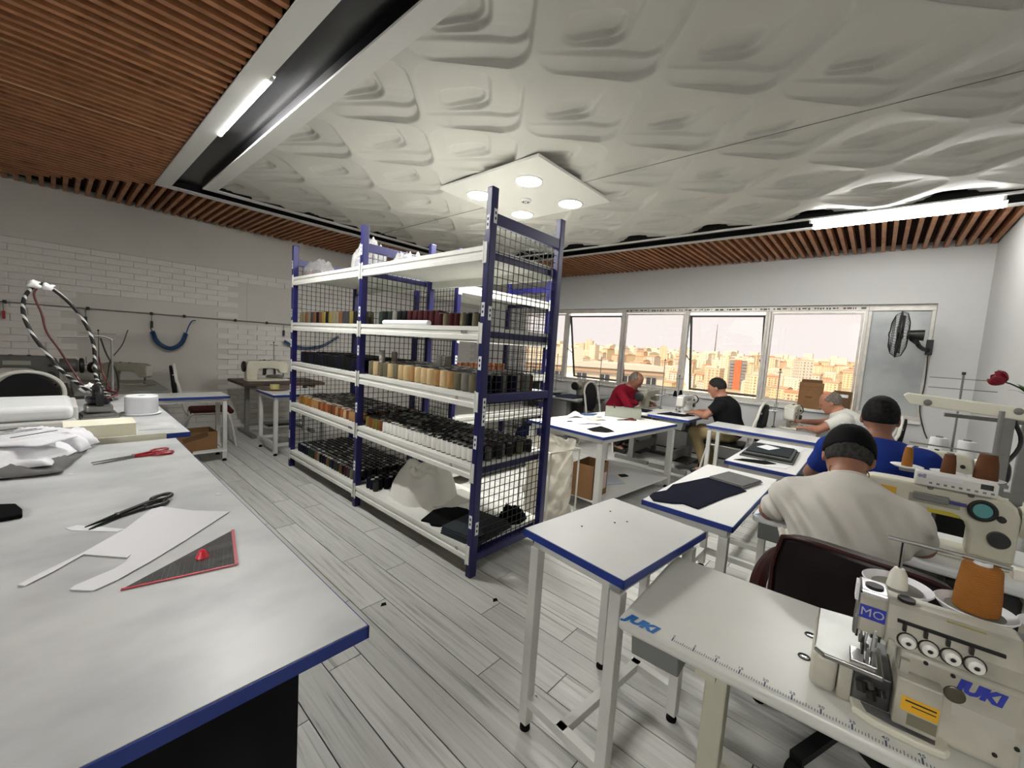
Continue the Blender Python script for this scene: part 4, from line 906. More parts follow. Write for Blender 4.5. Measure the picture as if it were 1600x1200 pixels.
def machine(label, loc, rz, m=CREAM, s=1.0, motor=True, panel=False, cat='sewing machine', wheel=BLACK):
    """industrial lockstitch machine; operator on local -x, needle end at +y"""
    t = thing('sewing_machine', label, cat, loc, rz); V = lambda *a: [q*s for q in a]
    MB().box(*V(-.09,.09,-.25,.25,0,.022)).build('bed', m, t, True, bevel=.008*s)
    arm = [(-.25,.02),(-.25,.20),(-.235,.245),(-.20,.262),(.10,.268),(.18,.265),(.225,.25),(.238,.22),(.238,.115),(.225,.10),(.155,.10),(.14,.118),(.12,.150),(.06,.165),(-.07,.165),(-.11,.150),(-.125,.11),(-.125,.02)]
    MB().prism([(a*s,b*s) for a, b in arm], -.052*s, .052*s, 'yz').build('arm', m, t, True, bevel=.016*s, seg=3)
    MB().box(*V(-.044,.044,.238,.2455,.115,.24)).build('face_plate', mat('pale_face_plate', srgb(214,212,202), .3), t, bevel=.006*s)
    MB().cyl(V(0,.195,.11),V(0,.195,.055),.006*s,n=8).build('needle_bar', CHROME, t, True)
    MB().cyl(V(.016,.195,.11),V(.016,.195,.045),.005*s,n=8).build('presser_bar', CHROME, t, True)
    MB().box(*V(-.016,.016,.18,.21,.024,.045)).build('presser_foot', CHROME, t)
    MB().box(*V(-.03,.05,.14,.245,.022,.0245)).build('needle_plate', CHROME, t)
    MB().cyl(V(-.052,.17,.18),V(-.075,.17,.18),.017*s,n=16).build('tension_dial', CHROME, t, True)
    MB().cyl(V(-.052,-.20,.11),V(-.078,-.20,.11),.030*s,n=20).build('stitch_dial', mat('dark_dial', srgb(40,40,40), .4), t, True)
    MB().cyl(V(-.052,-.20,.19),V(-.068,-.20,.19),.012*s,n=12).build('lever_knob', BLACK, t, True)
    MB().box(*V(-.0535,-.052,-.09,.06,.19,.225)).build('name_plate', mat('machine_name_plate', srgb(150,148,136), .4), t)
    if motor: MB().lathe([(0,0),(.056*s,0),(.062*s,.01*s),(.062*s,.10*s),(.05*s,.115*s),(0,.115*s)],24,V(0,-.25,.185),(0,-1,0)).build('motor', m, t, True)
    y0 = -.37 if motor else -.25
    MB().lathe([(.0,0),(.05*s,0),(.068*s,.006*s),(.068*s,.026*s),(.05*s,.034*s),(.02*s,.034*s),(0,.03*s)],24,V(0,y0,.185),(0,-1,0)).build('handwheel', wheel, t, True)
    for y in (.02, -.08): MB().cyl(V(0,y,.262),V(0,y,.272),.012*s,n=12).build('oil_cap', BLACK, t, True)
    return t
def thread_stand(label, loc, rz, h=.55, spools=(), arms=1, group=None, off=.11):
    t = thing('thread_stand', label, 'thread stand', loc, rz, group)
    MB().lathe([(.022,0),(.022,.012),(.009,.018)],14).build('base', GREYM, t, True)
    MB().cyl((0,0,.0),(0,0,h),.006,n=8).build('pole', GREYM, t, True)
    MB().cyl((0,0,h),(0,0,h+.018),.010,n=10).build('cap', BLACK, t, True)
    for k in range(arms):
        MB().bar((0,0,h-.03-.07*k),(-.0,.16,h-.03-.07*k),.012,.006).build('guide_arm', GREYM, t)
        MB().bar((0,0,h-.03-.07*k),(-.0,-.16,h-.03-.07*k),.012,.006).build('guide_arm', GREYM, t)
    MB().bar((0,-.15,.20),(0,.15,.20),.02,.01).build('spool_bar', GREYM, t)
    for y in (-off,off):
        p = MB().lathe([(.0,.205),(.05,.207),(.055,.215),(.05,.212),(.0,.21)],20,(0,y,0)).build('spool_plate', PAPER, t, True)
        MB().cyl((0,y,.21),(0,y,.30),.004,n=8).build('spool_pin', GREYM, p, True)
    return t
# ---- the foreground overlock machine
OVC = mat('worn_cream_enamel', srgb(196,193,178), .38, col2=srgb(150,148,134), vscale=5)
ov = thing('overlock_machine', 'cream overlock machine with four white tension knobs and blue letters', 'sewing machine', (1.205,-.12,.74), math.radians(3))
ZO = mat('dirty_steel', srgb(92,92,92), .38, .7, var=.4, vscale=18)
MB().prism([(-.028,.085),(-.045,.05),(-.050,-.02),(-.045,-.060),(-.03,-.068),(.02,-.065),(.02,.09)],0,.016).build('base_tray', mat('cream_tray', srgb(216,214,196), .4), ov, bevel=.004)
MB().prism([(-.028,.06),(-.036,.02),(-.036,-.045),(.0,-.05),(.0,.07)],.016,.0175).build('tray_mat', mat('dull_grey_mat', srgb(104,104,102), .7), ov)
MB().box(.0,.20,.115,.165,.0,.088).build('bed_cover', OVC, ov, True, bevel=.014, seg=3)
MB().box(.002,.20,.088,.1135,.0,.086).build('bed_cover', OVC, ov, bevel=.004)
MB().prism([(-.022,.04),(-.022,.145),(-.005,.163),(.20,.160),(.215,.075),(.12,.05),(.10,.04)],.092,.104).build('cloth_plate', mat('polished_steel', srgb(150,150,146), .34, 1.0, var=.15, vscale=9), ov, bevel=.003)
MB().box(.004,.16,.022,.088,.0,.088).build('looper_housing', ZO, ov, bevel=.004)
for k, (y, z, h) in enumerate(((.078,.052,.02),(.066,.062,.014),(.06,.042,.02),(.045,.055,.016))):
    MB().bar((.0,y,z),(-.012,y-.01,z+.006),.008,h).build('looper_lever', STEEL if k % 2 else DARKM, ov)
cv = MB().box(-.035,.06,-.047,.022,.024,.128).build('front_cover', OVC, ov, bevel=.004)
MB().box(-.0362,-.035,-.044,.012,.062,.092).build('yellow_label', mat('yellow_warning_label', srgb(222,170,30), .5), cv)
MB().box(-.0368,-.0362,-.040,.006,.083,.086).build('label_print', BLACK, cv); MB().box(-.0368,-.0362,-.040,-.004,.075,.077).build('label_print', BLACK, cv)
MB().box(-.0362,-.035,-.044,.0,.034,.058).build('print_label', mat('dull_print_label', srgb(120,116,96), .6), cv)
MB().box(-.012,.0,.004,.018,.128,.155).build('hinge_plate', OVC, ov)
MB().box(.0,.17,-.165,.022,.0,.172).build('body', OVC, ov, True, bevel=.012, seg=3)
# arm with a sloping top and slanted end
arm = [(.0,.172),(.0,.208),(.026,.250),(.036,.255),(.085,.255),(.105,.24),(.12,.172)]
a0, a1 = .048, -.150
MB().add([(x,a0,z) for x,z in arm]+[(x,a1,z) for x,z in arm]+[(x,a1-.03,.172+(z-.172)*.30) for x,z in arm], [tuple(range(7)), tuple(range(20,13,-1))]+[(i,7+i,7+(i+1)%7,(i+1)%7) for i in range(7)]+[(7+i,14+i,14+(i+1)%7,7+(i+1)%7) for i in range(7)]).build('arm', OVC, ov, True, bevel=.006, ang=25)
MB().bar((.010,.030,.226),(.010,-.125,.226),.006,.006).build('thread_slot', BLACK, ov)
MB().box(.026,.036,-.10,-.045,.2495,.2525).build('maker_label', mat('khaki_label', srgb(140,130,84), .6), ov)
MB().cyl((.055,.015,.250),(.055,.015,.262),.015,n=18).build('oil_window', BLACK, ov, True)
MB().box(-.004,.07,.048,.096,.178,.268).build('head', OVC, ov, True, bevel=.006)
MB().box(-.0052,-.004,.050,.094,.212,.242).build('name_band', JB2, ov)
put_text('MO', .026, mat('silver_lettering', srgb(190,190,190), .3, .6), ov, (-.0058,.072,.2265), (0,-1,0), (0,0,1), 'lettering', .0004, .0, .0)
MB().box(-.003,.07,.048,.097,.262,.275).build('head_cap', CHROME, ov, bevel=.004)
MB().cyl((.03,.072,.268),(.03,.072,.279),.016,n=16).build('top_knob', BLACK, ov, True)
MB().box(-.002,.03,.098,.104,.245,.285).build('lever', PAPER, ov, bevel=.002); MB().box(.0,.01,.097,.101,.17,.26).build('lever_arm', STEEL, ov)
rk_ = random.Random(2)
for k in range(12):
    y = .048+.0042*k; z = .118+.055*rk_.random(); MB().box(-.012+.02*rk_.random(), .03, y, y+.003+.004*rk_.random(), z, z+.02+.03*rk_.random()).build('needle_part', (CHROME, DARKM, STEEL)[k % 3], ov, bevel=.0008)
MB().box(-.005,.05,.05,.098,.104,.110).build('presser_foot', CHROME, ov, bevel=.002)
MB().cyl((.005,.062,.18),(.005,.062,.108),.003,n=8).build('needle_bar', CHROME, ov, True)
MB().box(-.008,.004,.030,.042,.150,.185).build('thread_guide', OVC, ov, bevel=.004)
for k in range(4):
    y = .012-.0325*k
    kn = MB().lathe([(0,0),(.0145,0),(.0145,.004),(.0135,.012),(.0115,.020),(.005,.022),(.0045,.016),(0,.016)],22,(.002,y,.193),(-1,0,.15)).build('tension_knob', mat('white_knob', srgb(226,226,218), .35), ov, True)
    MB().lathe([(0,0),(.0038,0),(0,.002)],12,(-.0205,y,.196),(-1,0,.15)).build('bore_shade_disc', BLACK, kn, True)  # black disc paints the dark of the hole onto the knob
    MB().ring((-.002,y,.193),.0150,.0022,20,6,(-1,0,.15)).build('tension_disc', DARKM, ov, True)
    MB().box(-.006,.004,y+.004,y+.010,.213,.226).build('thread_guide', DARKM, ov)
put_text('JUKI', .034, JB2, ov, (-.0006,-.098,.140), (0,-1,0), (0,0,1), 'lettering', .0006, .2, .0022)
MB().lathe([(0,0),(.016,0),(.016,.004),(.012,.006),(0,.005)],20,(.0,-.066,.118),(-1,0,0)).build('oil_gauge', mat('dark_gauge', srgb(84,78,64), .3, .4), ov, True)
MB().box(-.0008,.0,-.15,-.065,.075,.10).build('serial_plate', mat('serial_plate', srgb(186,184,172), .4), ov)
for (y,z) in ((-.06,.155),(-.155,.06),(-.13,.03),(-.02,.16)): MB().cyl((-.003,y,z),(.001,y,z),.004,n=8).build('screw', DARKM, ov, True)
MB().cyl((.085,-.165,.10),(.085,-.22,.10),.05,n=24).build('motor', OVC, ov, True)
# its thread stand: bar, dished plates, one brown cone, rod above
ts = thing('thread_stand', 'thread stand with dished white plates behind the overlock machine', 'thread stand', (1.435,-.14,.775), math.radians(3))
MB().box(-.02,.03,-.30,.07,.135,.150).build('spool_bar', GREYM, ts, bevel=.003)
for y in (-.25, .03): MB().box(.04,.06,y-.012,y+.012,-.035,.15).build('post', GREYM, ts)
for k, y in enumerate((.045,-.090,-.225)):
    p = MB().lathe([(0,.162),(.03,.163),(.055,.172),(.068,.185),(.070,.183),(.057,.166),(.03,.160),(0,.160)],32,(0,y,.005)).build('spool_plate', PAPER, ts, True)
    MB().lathe([(0,.1705),(.050,.1745)],28,(0,y,.005)).build('felt_disc', mat('grey_felt', srgb(120,120,112), .95), p)
    MB().lathe([(.022,.170),(.017,.21),(.010,.225),(.004,.225)],12,(0,y,.005)).build('spool_holder', mat('cream_plastic', srgb(216,214,200), .4), p, True)
MB().cyl((0,.045,.17),(0,.045,.305),.0045,n=8).build('rod_post', CHROME, ts, True)
MB().tube([(-.01,.075,.305),(.0,-.05,.302),(.0,-.30,.295)],.005,8).build('guide_rod', CHROME, ts, True)
MB().box(-.015,.015,-.175,-.135,.28,.305).build('guide_clip', mat('cream_plastic', srgb(216,214,200), .4), ts, bevel=.003)
o = MB().lathe([(.040,0),(.0425,.004),(.041,.05),(.036,.105),(.033,.11),(.016,.112)],24).build('thread_cone', THR['golden brown'], None, True); o.location = (1.44,-.231,.956); o.scale = (.93,.93,1.0)
tag(o, 'golden brown thread cone on a white plate behind the overlock machine', 'spool'); MB().lathe([(.017,.0),(.017,.118),(.007,.118),(.007,.09)],16).build('spool_core', PAPER, o, True)
# ---- the foreground man's station
station('white sewing table with blue letters where the man with the black cap works', (2.63,-.13,0), 0, WHITE, .74, CPAINT, True, y0=-.60, y1=.53)
cm = machine('cream computer-controlled sewing machine with a long control panel on top', (2.60,-.225,.74), 0, CREAM, 1.05)
MB().box(-.10,-.03,-.185,.055,.285,.345).build('control_panel', mat('pale_panel_plastic', srgb(214,214,208), .35), cm, True, bevel=.008)
MB().box(-.1012,-.10,-.085,.02,.322,.338).build('panel_strip', PAPER, cm); MB().box(-.1012,-.10,-.17,-.135,.315,.336).build('display', mat('dark_display', srgb(40,46,44), .2), cm)
MB().ell((-.1005,.040,.326),(.0008,.009,.007),14,8).build('panel_badge', mat('violet_grey_badge', srgb(140,140,176), .5), cm)
MB().box(-.1012,-.10,.022,.032,.318,.336).build('panel_badge', mat('violet_grey_badge', srgb(140,140,176), .5), cm)
for k in range(9): MB().box(-.1012,-.10,-.175+.022*k,-.165+.022*k,.298,.306).build('panel_button', GREYM, cm)
for y in (-.12,.0): MB().cyl((-.05,y,.268),(-.06,y,.29),.010,n=10).build('panel_bracket', GREYM, cm, True)
MB().ring((-.075,-.155,.222),.036,.008,26,8,(-1,0,.1)).build('magnifier_rim', BLACK, cm, True); MB().lathe([(0,0),(.030,0),(.028,.004),(0,.006)],22,(-.075,-.155,.222),(-1,0,.1)).build('lens', mat('teal_lens', srgb(86,150,150), .12), cm, True)
MB().box(-.075,-.052,-.06,.05,.215,.245).build('sensor_box', GREYM, cm, bevel=.004); MB().box(-.072,-.06,-.11,-.062,.222,.234).build('blue_clip', mat('violet_clip', srgb(60,58,128), .4), cm)
MB().box(-.0545,-.053,-.10,.0,.165,.188).build('yellow_label', mat('olive_yellow_label', srgb(190,176,50), .5), cm)
MB().box(-.056,-.0545,.105,.16,.20,.245).build('yellow_tag', mat('yellow_tag', srgb(206,160,40), .5), cm)
ts2 = thing('thread_stand', 'thread stand with brown cones behind the computer-controlled machine', 'thread stand', (2.80,-.30,.74))
MB().box(-.02,.02,-.18,.17,.285,.30).build('spool_bar', GREYM, ts2); MB().cyl((.075,-.14,0),(.075,-.14,.62),.010,n=10).build('pole', GREYM, ts2, True); MB().bar((0,-.14,.292),(.075,-.14,.292),.02,.014).build('pole_bracket', GREYM, ts2)
for k, y in enumerate((.145,.005,-.115)): MB().lathe([(0,.300),(.045,.302),(.062,.312),(.058,.313),(0,.306)],24,(0,y,0)).build('spool_plate', PAPER, ts2, True)
MB().tube([(-.03,.15,.432),(-.03,-.15,.43)],.004,6).build('guide_rod', CHROME, ts2, True)
for k, (y, r, h) in enumerate(((.145,.020,.095),(.005,.025,.090),(-.112,.038,.115))):
    o = MB().lathe([(r,0),(r*1.05,.004),(r*.95,h*.6),(r*.74,h),(r*.4,h+.002)],20).build('thread_cone', THR[('golden brown','brown','brown')[k]], None, True); o.location = (2.80,-.30+y,1.047)
    tag(o, ('slim golden brown thread cone nearest the man with the cap', 'dark brown thread cone in the middle of the stand by the control panel', 'wide dark brown thread cone at the wall end of the stand')[k], 'spool')
    MB().lathe([(r*.5,0),(r*.5,h+.008),(r*.2,h+.008)],12).build('spool_core', PAPER if k == 0 else GREYM, o, True)
# white beam lamp on a grey post, wall side
lb = thing('beam_lamp', 'long white beam on a grey post above the sewing machines by the wall', 'lamp', (2.93,-.47,.0))
MB().box(-.02,.02,-.02,.02,0,1.36).build('post', GREYM, lb, bevel=.003)
MB().prism([(-.16,1.375),(.345,1.405),(.36,1.392),(.33,1.35),(-.16,1.315)], -.035, .03, 'yz').build('beam', mat('warm_white_plastic', srgb(226,224,206), .4), lb, bevel=.006)
for y in (.27,-.02): MB().lathe([(0,0),(.014,0),(.016,.004),(.008,.008),(0,.008)],16,(-.036,y,1.365),(-1,0,0)).build('screw_boss', GREYM, lb, True)
MB().tube(spline([(0,-.02,1.32),(.02,-.05,1.2),(.0,.03,1.0),(.02,.02,.8),(0,.06,.5)],6),.008,6).build('cable', BLACK, lb, True)
MB().box(-.015,.015,-.14,.16,.96,.985).build('cross_arm', GREYM, lb)
# red rose on its bracket
rs_ = thing('artificial_rose', 'red artificial rose with green leaves stuck on a machine stand by the wall', 'flower', (3.3,-.60,1.30))
MB().cyl((0,0,0),(0,0,.10),.03,.022,n=14).build('base', BLACK, rs_, True)
MB().tube(spline([(0,0,.10),(0,.03,.15),(0,.075,.18),(0,.10,.19)],6),.004,6).build('stem', mat('dark_green_stem', srgb(34,52,26), .6), rs_, True)
PET = mat('crimson_petal', srgb(126,14,34), .6)
for k in range(7):
    a = 2*PI*k/7; b = MB()
    def pf(u, v, a=a, k=k):
        w = .028*math.sin(PI*min(1,v*.9+.1))**.7*(u-.5)*2; r = .010+.022*math.sin(v*2.2)+.004*(k % 2)
        q = Vector((r*math.cos(a)-w*math.sin(a), r*math.sin(a)+w*math.cos(a), .06*v)); return tuple(Matrix.Rotation(math.radians(-62),3,'X') @ q)
    o = b.grid(pf, 6, 6).build('petal', PET, rs_, True, ang=80, solid=.0015); o.location = (0,.10,.195)
MB().ell((0,.125,.21),(.017,.026,.017),12,8).build('bud', PET, rs_, True)
for k, (a, t_) in enumerate(((-.6,.5),(.4,.7),(1.4,.4),(2.6,.6))):
    d = Vector((math.cos(a)*.3, math.sin(a)*.8+.2, t_)).normalized()
    def lf(u, v, d=d):
        s = d.cross(Vector((0,0,1))).normalized(); return tuple(Vector((0,.01,.12))+d*(.085*v)+s*(.02*math.sin(PI*v)*(u-.5)*2)+Vector((0,0,.012*math.sin(PI*v))))
    MB().grid(lf, 4, 7).build('leaf', mat('leaf_green', srgb(62,98,44), .5), rs_, True, ang=80, solid=.001)
MB().box(-.02,.02,-.02,.02,-1.30,0).build('stand_post', GREYM, rs_); MB().box(-.02,.02,-.10,.30,-.02,.0).build('stand_arm', GREYM, rs_)
# ---- station of the man in the blue shirt
station('pale sewing table behind the man in the blue shirt', (3.90,-.20,0), 0, MTOP, .74, GREYM, False, y0=-.58, y1=.50)
machine('cream sewing machine on the table of the man in the blue shirt', (3.94,-.27,.74), 0, CREAM, 1.0)
ts3 = thread_stand('tall grey thread stand with twin prong arms behind the man in the blue shirt', (4.12,-.435,.74), 0, .78, arms=2, off=.066)
for k, y in enumerate((-.369,-.501)):
    o = MB().lathe([(.048,0),(.050,.006),(.047,.09),(.044,.10),(.02,.102)],22).build('thread_cone', PAPER, None, True); o.location = (4.12 if k else 4.12, y, .957); o.scale = (1,1,1.15)
    tag(o, 'big white thread cone on the stand by the wall', 'spool', 'white cones by the wall'); MB().lathe([(.02,.0),(.02,.11),(.008,.11)],12).build('spool_core', GREYM, o, True)
# ---- stations at the windows
GRT = mat('light_grey_machine_top', srgb(176,178,176), .35, var=.06)
station('grey sewing table by the window of the man in the white polo shirt', (6.17,.70,0), PI/2, GRT, .745)
machine('old cream sewing machine the man in the white polo shirt works at', (6.12,.74,.745), PI/2, CREAM, 1.05)
thread_stand('thin dark thread stand with a small tray beside the polo man\'s machine', (5.86,.88,.745), PI/2, .70, arms=1)
station('white sewing table of the man in the black shirt', (5.81,1.96,0), PI/2, WHITE, .745, band=True)
machine('pale sewing machine in front of the man in the black shirt', (5.95,1.98,.745), PI/2, mat('white_machine_paint', srgb(214,214,208), .35), .95)
thread_stand('thread stand with dark cones behind the black-shirted man\'s machine', (6.08,2.14,.745), PI/2, .5, arms=1)
for dy in (-.11,.11):
    o = MB().lathe([(.03,0),(.03,.01),(.018,.08),(.012,.085)],14).build('thread_cone', THR['black'], None, True); o.location = (6.08+dy,2.14,.955); tag(o, 'black thread cone on the stand between the two window tables', 'spool', 'black cones between the window tables')
station('white sewing table of the man in the red shirt', (5.92,2.50,0), -PI/2, WHITE, .745)
machine('grey sewing machine in front of the man in the red shirt', (5.93,2.49,.745), -PI/2, GREYC, 1.0)
thread_stand('tall thin thread stand behind the red-shirted man\'s machine', (5.98,2.335,.745), PI/2, .72, arms=1)
tag(MB().prism([(5.40,2.15),(5.75,2.1),(5.78,1.78),(5.5,1.84)],.7455,.754).build('cut_fabric', NAVY, None, bevel=.003), 'navy fabric lying between the red and black shirted men', 'fabric')
tag(MB().prism([(5.34,2.70),(5.60,2.68),(5.62,2.30),(5.36,2.28)],.7455,.757).build('cut_fabric', NAVY, None, bevel=.003), 'navy fabric folded at the end of the red-shirted man\'s table', 'fabric')
station('grey sewing table under the open window beside the rack', (6.20,3.80,0), -PI/2, GRT, .745)
machine('dusty sewing machine under the open window beside the rack', (6.25,3.78,.745), -PI/2, GREYC, 1.0)
thread_stand('thread stand with a bent arm under the open window beside the rack', (6.4,3.62,.745), PI/2, .68, arms=1)
station('grey sewing table in the corner behind the rack', (6.20,4.75,0), -PI/2, GRT, .745)
machine('dark blue-grey sewing machine in the corner behind the rack', (6.2,4.75,.745), -PI/2, DARKM, 1.0)
thread_stand('thread stand in the corner behind the rack', (6.35,4.52,.745), 0, .68, arms=1)
tag(MB().prism([(5.55,3.95),(6.0,3.95),(6.02,3.62),(5.58,3.60)],.7455,.77).build('cut_fabric', mat('slate_fabric', srgb(52,58,74), .95), None, bevel=.004), 'slate blue fabric on the table under the open window', 'fabric')
heap('fabric_scraps', mat('blue_cloth', srgb(34,44,92), .95), (.20,.18), .22, (5.3,4.30,0), 'blue cloth heap on the floor by the table behind the rack', 'fabric', 4, crump=.05, pw=.5)
# boxes on the sill
t = thing('cardboard_box', 'tall brown cardboard box standing on the window sill', 'box', (6.99,.66,.935), .06)
MB().box(-.07,.07,-.135,.135,0,.36).build('body', CARD, t); MB().box(-.07,.07,-.115,.115,.36,.40).build('flap', CARDD, t); MB().box(-.0712,-.07,-.02,.06,.15,.17).build('print_mark', CARDD, t); MB().box(-.072,.072,-.137,.137,.30,.304).build('tape', CARDD, t)
t = thing('cardboard_box', 'smaller dark cardboard box on the sill behind the man in the polo shirt', 'box', (6.99,.315,.935), 0)
MB().box(-.07,.07,-.09,.09,0,.28).build('body', CARDD, t); MB().box(-.0712,-.07,-.06,.03,.2,.24).build('paper_label', PAPER, t)
# wall fan
t = thing('wall_fan', 'black wall-mounted fan turned sideways in front of the boarded window panel', 'fan', (6.93,-.42,1.80))
MB().box(-.03,.02,-.03,.03,-.06,.12).build('wall_plate', BLACK, t, bevel=.005)
MB().tube(spline([(0,0,0),(-.12,.05,.0),(-.26,.10,.03),(-.33,.13,.08)],6),.022,10).build('bracket_arm', BLACK, t, True)
FC = Vector((-.42,.20,.145)); FA = Vector((-.02,.999,.02)).normalized()
MB().cyl(FC-FA*.12+Vector((0,0,0)), FC+FA*.02, .062, .05, n=20).build('motor_housing', BLACK, t, True)
MB().cyl(FC-FA*.02+Vector((0,0,-.05)), Vector((-.33,.13,.06)), .02, n=10).build('neck', BLACK, t, True)
hub = FC+FA*.08
MB().cyl(hub-FA*.03, hub+FA*.02, .035, n=16).build('hub', BLACK, t, True)
Q = FA.to_track_quat('Z','Y').to_matrix()
for k in range(5):
    a = 2*PI*k/5
    def bl(u, v, a=a):
        r = .035+.19*v; w = .075*math.sin(PI*(.25+.6*v)); th = a+(u-.5)*w/r*1.7
        return tuple(hub+Q @ Vector((r*math.cos(th), r*math.sin(th), (u-.5)*.05)))
    MB().grid(bl, 4, 7).build('blade', mat('smoked_blade', srgb(46,46,48), .4), t, True, ang=80, solid=.002)
cg = MB()
for k in range(44):
    a = 2*PI*k/44; e = Vector((math.cos(a), math.sin(a), 0))
    cg.tube([hub+Q @ (e*r+Vector((0,0,z))) for r, z in ((.03,.09),(.14,.085),(.22,.06),(.262,.01),(.245,-.04),(.15,-.07),(.05,-.075))], .0016, 4)
o = cg.build('guard_wires', BLACK, t); o['kind'] = 'stuff'
MB().ring(hub+FA*.01, .262, .006, 48, 6, FA).build('guard_rim', BLACK, t, True); MB().ring(hub+FA*.06, .21, .003, 40, 6, FA).build('guard_ring', BLACK, t, True); MB().lathe([(0,.0),(.032,0),(.03,.008),(0,.012)],20,hub+FA*.088,FA).build('badge', BLACK, t, True)
MB().tube(spline([(0,.0,-.06),(.0,-.01,-.4),(-.005,.0,-.7),(0,-.06,-.95),(-.02,-.10,-1.05)],8),.006,6).build('cable', BLACK, t, True)
# chairs
banquet_chair('black banquet chair with a white frame under the man in the black shirt', (5.80,1.34,0), 0)
banquet_chair('banquet chair with a white frame under the man in the red shirt', (5.92,3.16,0), PI)
banquet_chair('dark chair under the man in the white polo shirt', (6.12,.10,0), 0)
LEA = mat('dark_brown_leather', srgb(20,11,11), .36, spec=.22, var=.2, vscale=12, bump=.12, bscale=60); LEAR = mat('maroon_leather', srgb(50,18,18), .35, spec=.3, var=.15, vscale=10)
oc = thing('office_chair', 'dark brown leather office chair with maroon armrests under the man with the black cap', 'chair', (2.04,-.05,0), math.radians(-6))
def backf(u, v):
    a = (u-.5)*2; return (-.30+.05*abs(a)**2.5-.04*(v-.5), .245*a*(1-.10*max(0,v-.75)/.25), .42+.48*v-.03*abs(a)**4*v)
b = MB(); n1, n2 = 20, 14
fr = [backf(i/n1,j/n2) for j in range(n2+1) for i in range(n1+1)]; pad = [(x+.07+.015*math.sin(PI*(i%(n1+1))/n1), y*.97, z*.995) for i, (x,y,z) in enumerate(fr)]
N = len(fr); fs = [(j*(n1+1)+i, j*(n1+1)+i+1, (j+1)*(n1+1)+i+1, (j+1)*(n1+1)+i) for j in range(n2) for i in range(n1)]; fs += [tuple(N+q for q in reversed(f)) for f in fs]
rim = [i for i in range(n1+1)]+[(j+1)*(n1+1)-1 for j in range(1,n2+1)]+[N-1-i for i in range(1,n1+1)]+[j*(n1+1) for j in range(n2-1,0,-1)]
for k in range(len(rim)): a_, b2 = rim[k], rim[(k+1)%len(rim)]; fs.append((a_, N+a_, N+b2, b2))
b.add(fr+pad, fs).build('backrest', LEA, oc, True, bevel=.025, seg=3, ang=50)
MB().tube([backf(.0,v/10) for v in range(0,11)]+[backf(i/16,1) for i in range(1,17)]+[backf(1,1-v/10) for v in range(1,11)], .008, 6).build('piping', LEAR, oc, True)
MB().box(-.24,.26,-.25,.25,.40,.50).build('seat', LEA, oc, True, bevel=.04, seg=3)
for sy in (-1,1):
    MB().tube(spline([(-.22,sy*.29,.46),(-.20,sy*.30,.62),(-.10,sy*.30,.675),(.10,sy*.30,.66),(.20,sy*.29,.56),(.16,sy*.27,.44)],6),.030,10).build('armrest', LEAR, oc, True)
MB().cyl((0,0,.10),(0,0,.40),.03,n=12).build('column', BLACK, oc, True)
for k in range(5):
    a = 2*PI*k/5+.3; e = Vector((math.cos(a),math.sin(a),0)); sp = MB().bar(e*.03+Vector((0,0,.11)), e*.29+Vector((0,0,.075)), .045, .03).build('base_spoke', BLACK, oc)
    MB().cyl(e*.29+Vector((-.02*e.y,.02*e.x,.032)), e*.29+Vector((.02*e.y,-.02*e.x,.032)), .03, n=14).build('castor', RUBBER, sp, True)
# ---- old machines along the brick wall
machine('dusty grey sewing machine with a pale face plate on the grey bench', (.60,6.75,.75), -PI/2-.75, GREYC, 1.0)
machine('dark grey sewing machine on the wooden bench behind the arched chair', (-.27,6.7,.75), PI/2, mat('dark_grey_machine_paint', srgb(84,84,80), .5, var=.2), 1.25)
thread_stand('old thread stand beside the dark machine at the brick wall', (.38,7.23,.75), PI/2, .62, arms=1)
bt = machine('cream bar-tack machine with a metal work bracket on the worn wooden bench', (2.10,6.70,.78), -PI/2, CREAM, 1.12, motor=False)
MB().prism([(-.22,.05),(-.30,.10),(-.30,.26),(-.20,.30),(-.16,.20)], .02, .06).build('work_bracket', GREYC, bt, bevel=.01)
MB().bar((.0,-.04,.08),(.0,-.04,.31),.03,.03).build('clamp_arm', DARKM, bt); MB().tube(spline([(.02,.10,.10),(-.08,.12,.17),(-.09,.02,.17),(.0,-.02,.10)],6),.012,8).build('clamp_loop', DARKM, bt, True)
thread_stand('thread stand behind the bar-tack machine', (2.30,7.05,.78), 0, .55, arms=1)
o = MB().lathe([(.0,0),(.16,.0),(.17,.012),(.15,.012),(0,.006)],28).build('dish', mat('red_brown_dish', srgb(86,44,38), .4), None, True); o.location = (1.93,5.86,.7505); tag(o, 'red-brown round dish under the tape roll on the small white table', 'dish')
t = thing('tape_roll', 'pale yellow tape roll on a dish at the small white table', 'roll', (1.93,5.86,.757)); MB().lathe([(.02,0),(.055,0),(.055,.06),(.02,.06)],24).build('tape', mat('pale_yellow_tape', srgb(206,196,128), .5), t, True); MB().lathe([(.0195,0),(.0195,.062),(.012,.062),(.012,0)],16).build('roll_core', PAPER, t, True)
t = thing('tool_stand', 'small red stand tool on the grey bench by the brick wall', 'tool', (.42,6.25,.7505)); MB().box(-.06,.06,-.03,.03,0,.015).build('base', RED, t, bevel=.004); MB().cyl((0,0,.015),(0,0,.08),.007,n=8).build('pin', STEEL, t, True)
# litter on the floor
for x, y in ((1.22,1.95),(1.72,1.55),(1.35,.95)):
    tag(MB().prism([(x-.02,y-.008),(x+.012,y-.018),(x+.022,y+.006),(x,y+.014)],.0008,.002).build('fabric_scrap', BLACKF), 'tiny black fabric scrap lying on the floor planks', 'scrap', 'scraps on the floor')
